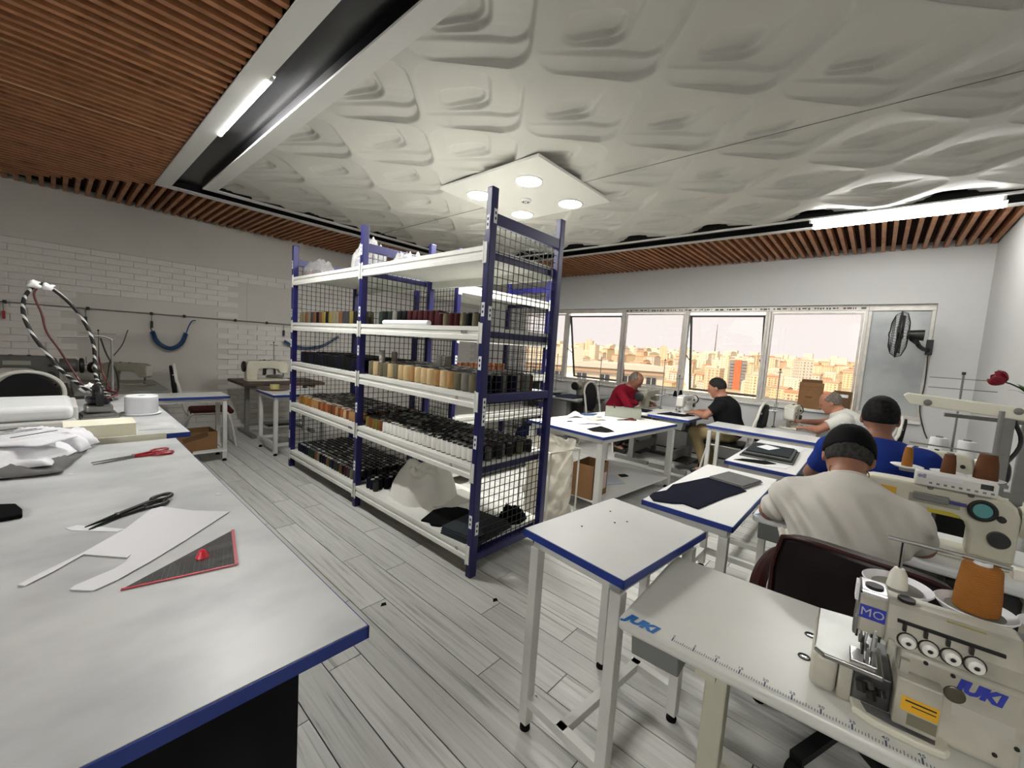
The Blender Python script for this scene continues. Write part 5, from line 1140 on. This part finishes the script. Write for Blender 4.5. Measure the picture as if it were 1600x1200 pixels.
# ------------------------------------------------------------------ people: smooth-blended implicit bodies, meshed with surface nets
def surface_nets(F, org, h):
    S = F < 0; nx, ny, nz = F.shape
    cs = [(i,j,k) for i in (0,1) for j in (0,1) for k in (0,1)]
    n = sum(S[i:nx-1+i, j:ny-1+j, k:nz-1+k].astype(np.int8) for i,j,k in cs)
    act = (n > 0) & (n < 8); I = np.argwhere(act); idx = -np.ones(act.shape, int); idx[act] = np.arange(len(I))
    pos = np.zeros((len(I),3)); cnt = np.zeros(len(I))
    for a in cs:
        for d in range(3):
            if a[d]: continue
            b = list(a); b[d] = 1
            fa = F[I[:,0]+a[0], I[:,1]+a[1], I[:,2]+a[2]]; fb = F[I[:,0]+b[0], I[:,1]+b[1], I[:,2]+b[2]]
            m = (fa < 0) != (fb < 0); t = np.where(m, fa/np.where(m, fa-fb, 1), 0)
            p = np.tile(np.array(a, float), (len(I),1)); p[:,d] += t; pos += p*m[:,None]; cnt += m
    V = org + h*(I + pos/np.maximum(cnt,1)[:,None]); Q = []
    for d in range(3):
        e, f = [(1,2),(2,0),(0,1)][d]
        sl = [slice(None)]*3; s2 = [slice(None)]*3; sl[d] = slice(0,-1); s2[d] = slice(1,None)
        A = S[tuple(sl)]; B = S[tuple(s2)]; E = np.argwhere(A != B)
        ok = (E[:,e] > 0) & (E[:,f] > 0) & (E[:,e] < F.shape[e]-1) & (E[:,f] < F.shape[f]-1); E = E[ok]
        def g(oe, of):
            q = E.copy(); q[:,e] += oe; q[:,f] += of; return idx[q[:,0],q[:,1],q[:,2]]
        q = np.stack([g(-1,-1), g(0,-1), g(0,0), g(-1,0)], 1); flip = ~A[E[:,0],E[:,1],E[:,2]]; q[flip] = q[flip][:,::-1]; Q.append(q)
    return V, np.concatenate(Q)
class Body:
    def __init__(s): s.p = []; s.cuts = []
    def cap(s, a, b, ra, rb=None, k=.03, end=None): s.p.append(('c', np.array(a,float), np.array(b,float), ra, rb if rb is not None else ra, k, end)); return s
    def ell(s, c, r, ax=None, k=.03): s.p.append(('e', np.array(c,float), np.array(r,float), np.array(ax if ax is not None else np.eye(3),float), None, k, None)); return s
    def mesh(s, h, disp=None):
        lo = np.full(3,1e9); hi = -lo
        for q in s.p:
            if q[0] == 'c': r = max(q[3],q[4]); lo = np.minimum(lo, np.minimum(q[1],q[2])-r); hi = np.maximum(hi, np.maximum(q[1],q[2])+r)
            else: r = max(q[2]); lo = np.minimum(lo, q[1]-r); hi = np.maximum(hi, q[1]+r)
        lo -= .04; hi += .04; N = np.ceil((hi-lo)/h).astype(int)+1; ax = [lo[i]+h*np.arange(N[i]) for i in range(3)]
        F = np.full(N, .08, np.float32)
        for q in s.p:
            if q[0] == 'c': r = max(q[3],q[4])+q[5]+.03; a = np.minimum(q[1],q[2])-r; b = np.maximum(q[1],q[2])+r
            else: r = max(q[2])+q[5]+.03; a = q[1]-r; b = q[1]+r
            i0 = np.maximum(((a-lo)/h).astype(int),0); i1 = np.minimum(((b-lo)/h).astype(int)+2, N); sl = tuple(slice(i0[i],i1[i]) for i in range(3))
            X, Y, Z = np.meshgrid(ax[0][sl[0]], ax[1][sl[1]], ax[2][sl[2]], indexing='ij'); P = np.stack([X,Y,Z],-1)
            if q[0] == 'c':
                ba = q[2]-q[1]; t = np.clip(((P-q[1])@ba)/(ba@ba+1e-12),0,1); d = np.linalg.norm(P-q[1]-t[...,None]*ba,axis=-1)-(q[3]+(q[4]-q[3])*t)
                if q[6]: u = ba/np.linalg.norm(ba); d = np.maximum(d, (P-q[2])@u)
            else:
                w = (P-q[1])@q[3].T; k0 = np.linalg.norm(w/q[2],axis=-1); k1 = np.linalg.norm(w/q[2]**2,axis=-1)+1e-9; d = k0*(k0-1)/k1
            f = F[sl]; k = q[5]; hh = np.maximum(k-np.abs(f-d),0)/k; F[sl] = np.minimum(f,d)-hh*hh*k*.25
        if s.cuts or disp:
            X, Y, Z = np.meshgrid(*ax, indexing='ij'); P = np.stack([X,Y,Z],-1)
            if disp: F = F+disp(P)
            for c in s.cuts: F = np.maximum(F, c(P))
        return surface_nets(F, lo, h)
def plane(c, n): c = np.array(c,float); n = np.array(n,float); n /= np.linalg.norm(n); return lambda P: (P-c)@n
def build_body(bd, name, m, parent, h, disp=None, smooth=2):
    V, Q = bd.mesh(h, disp); me = bpy.data.meshes.new(name); me.from_pydata(V.tolist(), [], Q.tolist()); me.materials.append(m); me.update()
    bm = bmesh.new(); bm.from_mesh(me); bmesh.ops.recalc_face_normals(bm, faces=bm.faces); bm.to_mesh(me); bm.free(); me.shade_smooth()
    o = bpy.data.objects.new(name, me); COL.objects.link(o); o.parent = parent
    if smooth: k = o.modifiers.new('relax', 'SMOOTH'); k.iterations = smooth; k.factor = .5
    return o
def person(label, loc, face, J, skin, shirt, trousers, hairm, hair='short', sleeve=.62, h=.0095, heavy=1.0, head_pitch=20, head_turn=0, shirt_disp=None, cap=None, extra=None):
    """J: joints in the body frame (forward, left, up) from the floor under the pelvis"""
    t = thing('person', label, 'person', (loc[0],loc[1],0), face); v = {k: np.array(p,float) for k, p in J.items()}
    pel, che, nek, hd = v['pelvis'], v['chest'], v['neck'], v['head']
    th = math.radians(head_pitch); tu = math.radians(head_turn)
    hf = np.array([math.cos(th)*math.cos(tu), math.cos(th)*math.sin(tu), -math.sin(th)]); hl = np.array([-math.sin(tu), math.cos(tu), 0]); hu = np.cross(hf, hl); HA = np.stack([hf,hl,hu])
    S = 1.07
    def H(a,b,c): return hd+S*(a*hf+b*hl+c*hu)
    # ---- skin, one continuous surface
    b = Body()
    b.ell(pel, (.13,.17*heavy,.12), k=.06); b.cap(pel+[.0,0,.05], che, .135*heavy, .145*heavy, .08); b.ell(che, (.115*heavy,.175,.15), k=.08)
    b.cap(che+[0,0,.06], nek, .085, .065, .06); b.cap(nek-[.01,0,.03], H(-.025,0,-.055), .058, .056, .03)
    for s in ('L','R'):
        b.cap(nek-[.02,0,.05], v['sh'+s], .06, .062, .06); b.cap(v['sh'+s], v['el'+s], .055, .044, .03); b.cap(v['el'+s], v['wr'+s], .044, .029, .02)
        w = v['wr'+s]; fd = v['ha'+s]-w; L = np.linalg.norm(fd); fd = fd/L; sg = 1 if s == 'L' else -1
        side = np.cross(np.array([0,0,1.0]), fd); side = side/(np.linalg.norm(side)+1e-9); dn = np.cross(fd, side)*-1
        pc = w+fd*.05; b.ell(pc, (.052,.042,.017), np.stack([fd,side,np.cross(fd,side)]), .015)
        for q, (o, ln) in enumerate(((.031,.068),(.011,.078),(-.010,.074),(-.030,.058))):
            r0 = w+fd*.090+side*o*sg*-1; r1 = r0+fd*ln*.55+dn*.012; r2 = r1+fd*ln*.40+dn*.028
            b.cap(pc+side*o*sg*-1*.8, r0, .011, .0098, .008); b.cap(r0, r1, .0098, .009, .004); b.cap(r1, r2, .009, .008, .004)
        th0 = w+fd*.03+side*.032*sg*-1; th1 = th0+fd*.04+side*.026*sg*-1+dn*.01; b.cap(th0-side*.01*sg*-1, th1, .0125, .011, .01); b.cap(th1, th1+fd*.032+dn*.012, .011, .009, .004)
        b.cap(v['hi'+s], v['kn'+s], .082, .060, .04); b.cap(v['kn'+s], v['an'+s], .057, .040, .03); b.cap(v['an'+s], v['to'+s], .040, .032, .03)
    b.ell(H(0,0,.012), S*np.array((.098,.076,.108)), HA, .02); b.ell(H(.028,0,-.045), S*np.array((.066,.058,.068)), HA, .03)     # cranium, jaw
    b.cap(H(.088,0,.012), H(.108,0,-.022), .010*S, .0155*S, .012); b.cap(H(.080,.034,.020), H(.080,-.034,.020), .013*S, .013*S, .015)  # nose, brow
    b.cap(H(.086,.018,-.060), H(.086,-.018,-.060), .0085*S, .0085*S, .006); b.ell(H(.072,0,-.092), S*np.array((.022,.024,.018)), HA, .02)  # lips, chin
    for sg in (-1,1): b.ell(H(-.006,sg*.079,-.012), S*np.array((.020,.009,.033)), HA, .008)                                            # ears
    build_body(b, 'body', skin, t, h)
    # eyes
    for sg in (-1,1):
        o = MB().ell(tuple(H(.083,sg*.031,.002)), (.011,.012,.009), 10, 8).build('eye', mat('dark_eye', srgb(40,32,28), .2), t, True)
    # ---- shirt
    b = Body(); c = .014
    b.ell(pel+[0,0,.04], (.14*heavy+c,.175*heavy+c,.13), k=.06); b.cap(pel+[0,0,.06], che, .135*heavy+c, .145*heavy+c, .08); b.ell(che, (.125*heavy+c,.19+c,.155), k=.08); b.cap(che+[0,0,.07], nek-[.01,0,.02], .10, .074, .06)
    for s in ('L','R'):
        b.cap(nek-[.02,0,.045], v['sh'+s], .072, .078, .06)
        e = v['sh'+s]+(v['el'+s]-v['sh'+s])*sleeve
        b.cap(v['sh'+s], e, .074, .066 if sleeve < 1 else .06, .04, True)
        if sleeve >= 1: b.cap(v['el'+s], v['el'+s]+(v['wr'+s]-v['el'+s])*(sleeve-1+.01), .058, .046, .02, True)
    nd = H(-.025,0,-.055)-nek; nd = nd/np.linalg.norm(nd); b.cuts.append(plane(nek+nd*.016, nd)); b.cuts.append(plane(pel-[0,0,.05], (0,0,-1)))
    build_body(b, 'shirt', shirt, t, h, shirt_disp)
    q0 = nek+nd*.018; s1 = np.cross(nd, [0,1,0]); s1 /= np.linalg.norm(s1); s2_ = np.cross(nd, s1)
    MB().tube([tuple(q0+s1*.070*math.cos(a)+s2_*.068*math.sin(a)) for a in [2*PI*i/26 for i in range(26)]], .008, 8, True).build('collar', (extra or {}).get('collar', shirt), t, True)
    # ---- trousers and shoes
    b = Body(); b.ell(pel-[0,0,.0], (.15*heavy,.185*heavy,.115), k=.06)
    for s in ('L','R'): b.cap(v['hi'+s], v['kn'+s], .092, .076, .05); b.cap(v['kn'+s], v['an'+s]+[0,0,.03], .076, .062, .04, True)
    b.cuts.append(plane(pel+[0,0,.07], (0,0,1)))
    build_body(b, 'trousers', trousers, t, h*1.15)
    b = Body()
    for s in ('L','R'):
        a, e = v['an'+s], v['to'+s]; b.cap(a-[0,0,.02], a-[.03,0,.05], .046, .044, .03); b.cap(a-[0,0,.045], e, .044, .040, .03)
    b.cuts.append(lambda P: -P[...,2]+.001)
    build_body(b, 'shoes', mat('dark_shoe_leather', srgb(26,22,20), .4), t, h*1.15)
    # ---- hair
    if hair:
        b = Body(); b.ell(H(-.008,0,.018), S*np.array((.104,.084,.112)), HA, .02)
        if hair == 'short': b.cuts += [plane(H(.03,0,.03), (hf*.75-hu*.66)), plane(H(-.06,0,-.030), -hu+hf*.15)]
        elif hair == 'fringe': b.cuts += [plane(H(-.005,0,.0), (hf*.9-hu*.25)), plane(H(-.06,0,-.046), -hu+hf*.12), plane(H(0,0,.055), hu)]
        elif hair == 'balding': b.cuts += [plane(H(.005,0,.0), (hf*.8-hu*.5)), plane(H(-.05,0,-.04), -hu+hf*.25), plane(H(-.02,0,.085), hu+hf*.5)]
        build_body(b, 'hair', hairm, t, .0075, lambda P: .003*np.sin(P[...,0]*190)*np.sin(P[...,1]*170)*np.sin(P[...,2]*150))
    if cap:
        b = Body(); b.ell(H(-.004,0,.022), S*np.array((.110,.090,.118)), HA, .02); b.ell(H(.115,0,.045), S*np.array((.075,.075,.010)), HA, .02)
        b.cuts.append(plane(H(-.02,0,-.008), -hu-hf*.10)); build_body(b, 'cap', cap, t, .0085)
        for k in range(11):
            a = math.radians(-52+104*k/10); rr = (.098 if k % 2 else .1)
            if 4 <= k <= 5: continue
            el = math.radians(52); p = H(-.004-.113*math.cos(el)*math.cos(a), .093*math.cos(el)*math.sin(a), .022+.121*math.sin(el)); MB().ell(tuple(p), (.005,.007,.005), 6, 5).build('stitched_letter', PAPER, t)
    return t
SKIN1 = mat('tanned_skin', srgb(136,92,68), .55, var=.08, vscale=10); SKIN2 = mat('warm_skin', srgb(168,116,92), .55, var=.08, vscale=10); SKIN3 = mat('brown_skin', srgb(136,92,72), .55, var=.08, vscale=10)  # three skin tones, slightly mottled, shared among the men
GHAIR = mat('grey_black_hair', srgb(58,56,54), .8, var=.5, vscale=60); DHAIR = mat('dark_hair', srgb(30,29,29), .7, col2=srgb(9,9,10), vscale=45); LHAIR = mat('grey_hair', srgb(112,104,96), .8, var=.3, vscale=60)
WT = mat('off_white_cotton', srgb(192,189,180), .9, var=.04, vscale=5, bump=.08, bscale=70)
def folds(P):
    x, y, z = P[...,0], P[...,1], P[...,2]; m = np.clip((1.04-z)/.14,0,1)*np.clip(-(x-.30)/.2,0,1)
    u = y*.75-z*.66; v_ = y*.66+z*.75
    return m*(.013*np.sin(u*62+1.6*np.sin(v_*11))+.0075*np.sin(u*118+3*np.sin(v_*9+1)))*(.6+.4*np.sin(v_*6-3)) + .0015*np.sin(y*40)*np.sin(z*34)
legs = lambda kf, ku, w=.14, an=.36: {'hiL':(.02,.095,.565),'hiR':(.02,-.095,.565),'knL':(kf,w,ku),'knR':(kf,-w,ku),'anL':(an,w,.09),'anR':(an,-w,.09),'toL':(an+.15,w+.02,.045),'toR':(an+.15,-w-.02,.045)}
# man with the black cap at the computer-controlled machine
J = dict(pelvis=(.0,0,.60), chest=(.13,0,.865), neck=(.245,0,1.025), head=(.335,.005,1.118), shL=(.165,.180,.925), shR=(.165,-.180,.925), elL=(.33,.268,.79), elR=(.36,-.268,.79), wrL=(.54,.14,.785), wrR=(.50,-.16,.79), haL=(.64,.10,.775), haR=(.60,-.12,.78), **legs(.40,.55,.13,.22))
pm_ = person('man in an off-white T-shirt and black cap bent over his machine, seen from behind', (2.02,.03), math.radians(4), J, SKIN1, WT, mat('dark_trousers', srgb(34,34,38), .9), GHAIR, 'fringe', .78, .0095, 1.08, 36, 0, folds, cap=mat('black_cap_cloth', srgb(7,7,8), .8, bump=.1))
MB().tube([(.232+.062*math.cos(a)-.018*math.sin(a)*0, .066*math.sin(a), 1.068+.024*math.cos(a)) for a in [2*PI*i/40 for i in range(40)]], .0022, 6, True).build('necklace', mat('gold_chain', srgb(190,150,70), .25, 1.0), pm_, True)
# man in the blue shirt
J = dict(pelvis=(0,0,.60), chest=(.07,0,.91), neck=(.135,0,1.085), head=(.185,0,1.222), shL=(.09,.205,1.00), shR=(.09,-.205,1.00), elL=(.24,.30,.80), elR=(.24,-.31,.80), wrL=(.47,.14,.80), wrR=(.47,-.14,.80), haL=(.57,.12,.785), haR=(.57,-.12,.785), **legs(.42,.55,.13,.30))
person('man in a royal blue T-shirt with dark greying hair, seen from behind', (3.17,-.04), 0, J, SKIN3, mat('royal_blue_cotton', srgb(28,48,120), .9, var=.08, vscale=8, bump=.08, bscale=70), mat('dark_trousers', srgb(34,34,38), .9), DHAIR, 'short', .7, .010, 1.02, 8)
t = thing('stool', 'round black stool under the man in the blue shirt', 'stool', (3.15,-.04,0))
MB().lathe([(0,.49),(.17,.49),(.19,.47),(.19,.44),(.17,.42),(0,.42)],28).build('seat', CHB, t, True)
MB().cyl((0,0,.05),(0,0,.42),.025,n=12).build('column', CHROME, t, True); MB().lathe([(0,.05),(.03,.05),(.17,.015),(.18,0),(0,0)],28).build('base', BLACK, t, True)
# man in the black shirt
J = dict(pelvis=(0,0,.60), chest=(.07,0,.87), neck=(.14,0,1.035), head=(.205,0,1.155), shL=(.10,.19,.955), shR=(.10,-.19,.955), elL=(.25,.25,.80), elR=(.27,-.25,.80), wrL=(.40,.11,.805), wrR=(.43,-.10,.805), haL=(.50,.09,.79), haR=(.53,-.07,.79), **legs(.38,.55,.14,.20))
person('man in a black T-shirt and khaki trousers sewing by the window', (5.80,1.34), PI/2, J, SKIN2, mat('black_cotton', srgb(24,24,26), .9, bump=.08, bscale=70), mat('khaki_trousers', srgb(142,126,92), .9, var=.1, vscale=8), mat('dark_grey_hair', srgb(46,44,42), .8, var=.4, vscale=60), 'short', .6, .010, 1.0, 22)
# man in the red shirt
J = dict(pelvis=(0,0,.60), chest=(.10,0,.86), neck=(.20,0,1.02), head=(.285,0,1.130), shL=(.14,.19,.945), shR=(.14,-.19,.945), elL=(.30,.27,.80), elR=(.30,-.27,.80), wrL=(.47,.12,.815), wrR=(.47,-.12,.815), haL=(.57,.08,.80), haR=(.57,-.08,.80), **legs(.40,.55,.14,.13))
person('man in a dark red long-sleeved shirt bent over a machine by the window', (5.95,3.03), -PI/2, J, SKIN3, mat('dark_red_cotton', srgb(116,18,34), .9, var=.12, vscale=8), mat('dark_trousers', srgb(34,34,38), .9), LHAIR, 'balding', 1.7, .010, 1.05, 38)
# man in the white polo shirt
J = dict(pelvis=(0,0,.60), chest=(.10,0,.85), neck=(.19,0,1.005), head=(.275,0,1.105), shL=(.13,.195,.935), shR=(.13,-.195,.935), elL=(.34,.27,.80), elR=(.34,-.25,.83), wrL=(.44,.21,.79), wrR=(.53,-.08,.83), haL=(.54,.19,.78), haR=(.63,-.05,.825), **legs(.42,.55,.13,.20))
person('balding man in a white polo shirt with a dark patterned collar, reaching over his machine', (6.10,.10), PI/2, J, SKIN2, mat('white_polo_cotton', srgb(206,206,198), .9, bump=.06, bscale=70), mat('dark_trousers', srgb(34,34,38), .9), LHAIR, 'balding', .62, .010, 1.04, 28, extra={'collar': mat('black_white_collar', srgb(30,30,32), .8, col2=srgb(200,200,196), vscale=45)})
# ------------------------------------------------------------------ the city beyond the windows
GROUND = mat('dusty_ground', srgb(196,180,146), .95, var=.25, vscale=.05)
def terr(x, y): d = math.hypot(x, y); return -40+max(0, min(d,2000)-330)*.044 + 4*noise2(x*.006, y*.006, 2)*min(1, d/900)
n = 60; b = MB()
def tf(u, v): d = 30*(75**u); a = math.radians(-14+75*v); x, y = d*math.cos(a), d*math.sin(a); return (x, y, terr(x, y))
g = b.grid(tf, n, n).build('hillside', GROUND, None, True, ang=80); g['kind'] = 'structure'
def facade(name, wall, win, sx=1.0, sz=1.0):
    """wall colour with a grid of far-off window openings"""
    m = mat(name, wall, .85); nt = m.node_tree; bs = nt.nodes['Principled BSDF']; tc = nt.nodes.new('ShaderNodeTexCoord'); mp = nt.nodes.new('ShaderNodeMapping'); mp.inputs['Rotation'].default_value = (math.radians(90),0,0)
    sp = nt.nodes.new('ShaderNodeSeparateXYZ'); ad = nt.nodes.new('ShaderNodeMath'); ad.operation = 'ADD'; cb = nt.nodes.new('ShaderNodeCombineXYZ'); nt.links.new(tc.outputs['Object'], sp.inputs[0]); nt.links.new(sp.outputs[0], ad.inputs[0]); nt.links.new(sp.outputs[1], ad.inputs[1]); nt.links.new(ad.outputs[0], cb.inputs[0]); nt.links.new(sp.outputs[2], cb.inputs[1])
    br = nt.nodes.new('ShaderNodeTexBrick'); br.offset = 0; br.inputs['Scale'].default_value = 1; br.inputs['Brick Width'].default_value = 3.0*sx; br.inputs['Row Height'].default_value = 3.0*sz; br.inputs['Mortar Size'].default_value = .85; br.inputs['Mortar Smooth'].default_value = .0
    br.inputs['Color1'].default_value = win; br.inputs['Color2'].default_value = win; br.inputs['Mortar'].default_value = wall
    nt.links.new(cb.outputs[0], br.inputs[0]); nt.links.new(br.outputs[0], bs.inputs['Base Color']); return m
FAC = [facade('facade_%d' % i, srgb(*c), srgb(*w)) for i, (c, w) in enumerate((((232, 219, 187),(167, 149, 123)),((236, 227, 204),(175, 163, 144)),((229, 209, 172),(167, 141, 113)),((224, 198, 167),(159, 128, 105)),((234, 224, 197),(183, 165, 136)),((220, 211, 194),(159, 154, 144))))]  # distance haze is put into these pale wall and window colours
ROOF = [mat('roof_%d' % i, srgb(*c), .9) for i, c in enumerate(((200,140,108),(214,204,184),(190,160,132)))]
bmesh_ = {}
def block(kind, fi):
    if (kind, fi) not in bmesh_:
        w, d, h = ((13,12,16),(18,13,22),(12,12,34),(22,14,13))[kind]
        bmesh_[kind, fi] = (MB().box(-w/2,w/2,-d/2,d/2,-14,h).box(-w/2-.6,-w/2,-d*.3,d*.1,1,h-1.5).box(-w/2-.6,-w/2,d*.2,d*.4,1,h-1.5).mesh('house_block', FAC[fi]), MB().prism([(-w/2-.5,0),(w/2+.5,0),(w/2*.2,2.2),(-w/2*.2,2.2)],-d/2-.5,d/2+.5,'xz').mesh('roof', ROOF[fi % 3]) if kind != 2 else MB().box(-w/2-.3,w/2+.3,-d/2-.3,d/2+.3,0,.8).box(-2,2,-2,2,.8,3.4).mesh('roof', ROOF[1]), h)
    return bmesh_[kind, fi]
rc = random.Random(21); cnt = 0; far = MB(); done = []
FCN = ('cream', 'off-white', 'sandy', 'light brown', 'ivory', 'pale grey'); LAB = ('low house block on the hillside beyond the windows', 'mid-rise block on the hillside beyond the windows', 'tall tower on the hillside beyond the windows', 'wide low block on the hillside beyond the windows')
ring = 400.0
while ring < 1750:
    step = max(30, ring*.04); a = math.radians(-6)
    while a < math.radians(47):
        x, y = ring*math.cos(a)+rc.uniform(-4,4), ring*math.sin(a)+rc.uniform(-4,4); a += step/ring*rc.uniform(.9,1.25)
        if math.hypot(x-520, y-119) < 40: continue
        k = rc.choices((0,1,2,3), (5,4,1.0,3))[0]; fi = rc.randrange(6); me, rf, hgt = block(k, fi); s = rc.uniform(.8,1.05)*(1+ring/2600)
        if any(math.hypot(x-p, y-q) < 30*s for p, q in done): continue
        done.append((x, y))
        if cnt < 240:
            o = place(me, 'house_block', (x, y, terr(x, y)-2), None, rc.uniform(-.6,.6), (s,s,s*rc.uniform(.7,1.0))); tag(o, FCN[fi]+' '+LAB[k], 'building', 'city blocks beyond the windows'); place(rf, 'roof', (0,0,hgt), o); cnt += 1
        else:
            w = 7*s; z = terr(x, y); hh_ = rc.uniform(10,20)*s; far.box(x-w,x+w,y-w,y+w,z-8,z+hh_*.8)
    ring += max(30, ring*.062)
o = far.build('distant_houses', FAC[1]); o['kind'] = 'stuff'; tag(o, 'mass of distant pale houses covering the far hillside', 'city')
# orange-striped tower
t = thing('tower_block', 'grey tower block with a broad orange stripe beyond the windows', 'building', (520,119,-30), math.radians(12))
zt = 34
MB().box(-8,8,-8.5,8.5,-10,zt).build('wall', facade('tower_facade', srgb(150,146,142), srgb(104,104,106), .6, 1.0), t)
MB().box(-8.7,-8,-3.2,3.6,-10,zt+.8).build('orange_stripe', mat('orange_stripe', srgb(214,120,84), .8), t)
MB().box(-8.6,8.6,-9,9,zt,zt+.9).box(-4,4,-4,4,.9+zt,zt+3.5).build('roof', ROOF[1], t)
for k in range(9):
    for y in (-6,5.9): MB().box(-8.9,-8,y-2.0,y+2.0,2.5+3.4*k,3.2+3.4*k).build('balcony', mat('balcony_grey', srgb(150,146,142), .8), t)
# near apartment block with a flat roof
t = thing('apartment_block', 'near cream apartment block with rows of windows beyond the open window', 'building', (62,46,-34), math.radians(35))
MB().box(-8,8,-19,19,0,33.2).build('wall', mat('apartment_wall', srgb(216,206,182), .85), t); MB().box(-8.6,8.6,-19.6,19.6,33.2,34.0).build('roof', ROOF[1], t); MB().box(-8.5,-8,-19,19,32.5,32.9).build('cornice', ROOF[2], t); MB().box(-3,3,-6,4,34.0,36.2).build('roof_house', ROOF[1], t)
wm = mat('far_window_glass', srgb(58,62,62), .2)
for r in range(4):
    for c in range(10):
        y = -17+3.75*c; z = 30.4-3.3*r
        if c % 3 == 2: MB().box(-8.9,-8,y-1.4,y+1.4,z-.6,z+.4).build('balcony', ROOF[2], t)
        w = MB().box(-8.12,-8,y-.75,y+.75,z,z+1.7).build('window', wm, t); MB().box(-8.18,-8.12,y-.04,y+.04,z,z+1.7).build('window_bar', PAPER, w)
t = thing('mast', 'thin radio mast on the skyline beyond the windows', 'mast', (1500,420,terr(1500,420))); MB().cyl((0,0,0),(0,0,110),2.2,.8,n=6).build('pole', GREYM, t); MB().bar((-4,0,84),(4,0,84),1.6).build('cross_bar', GREYM, t)
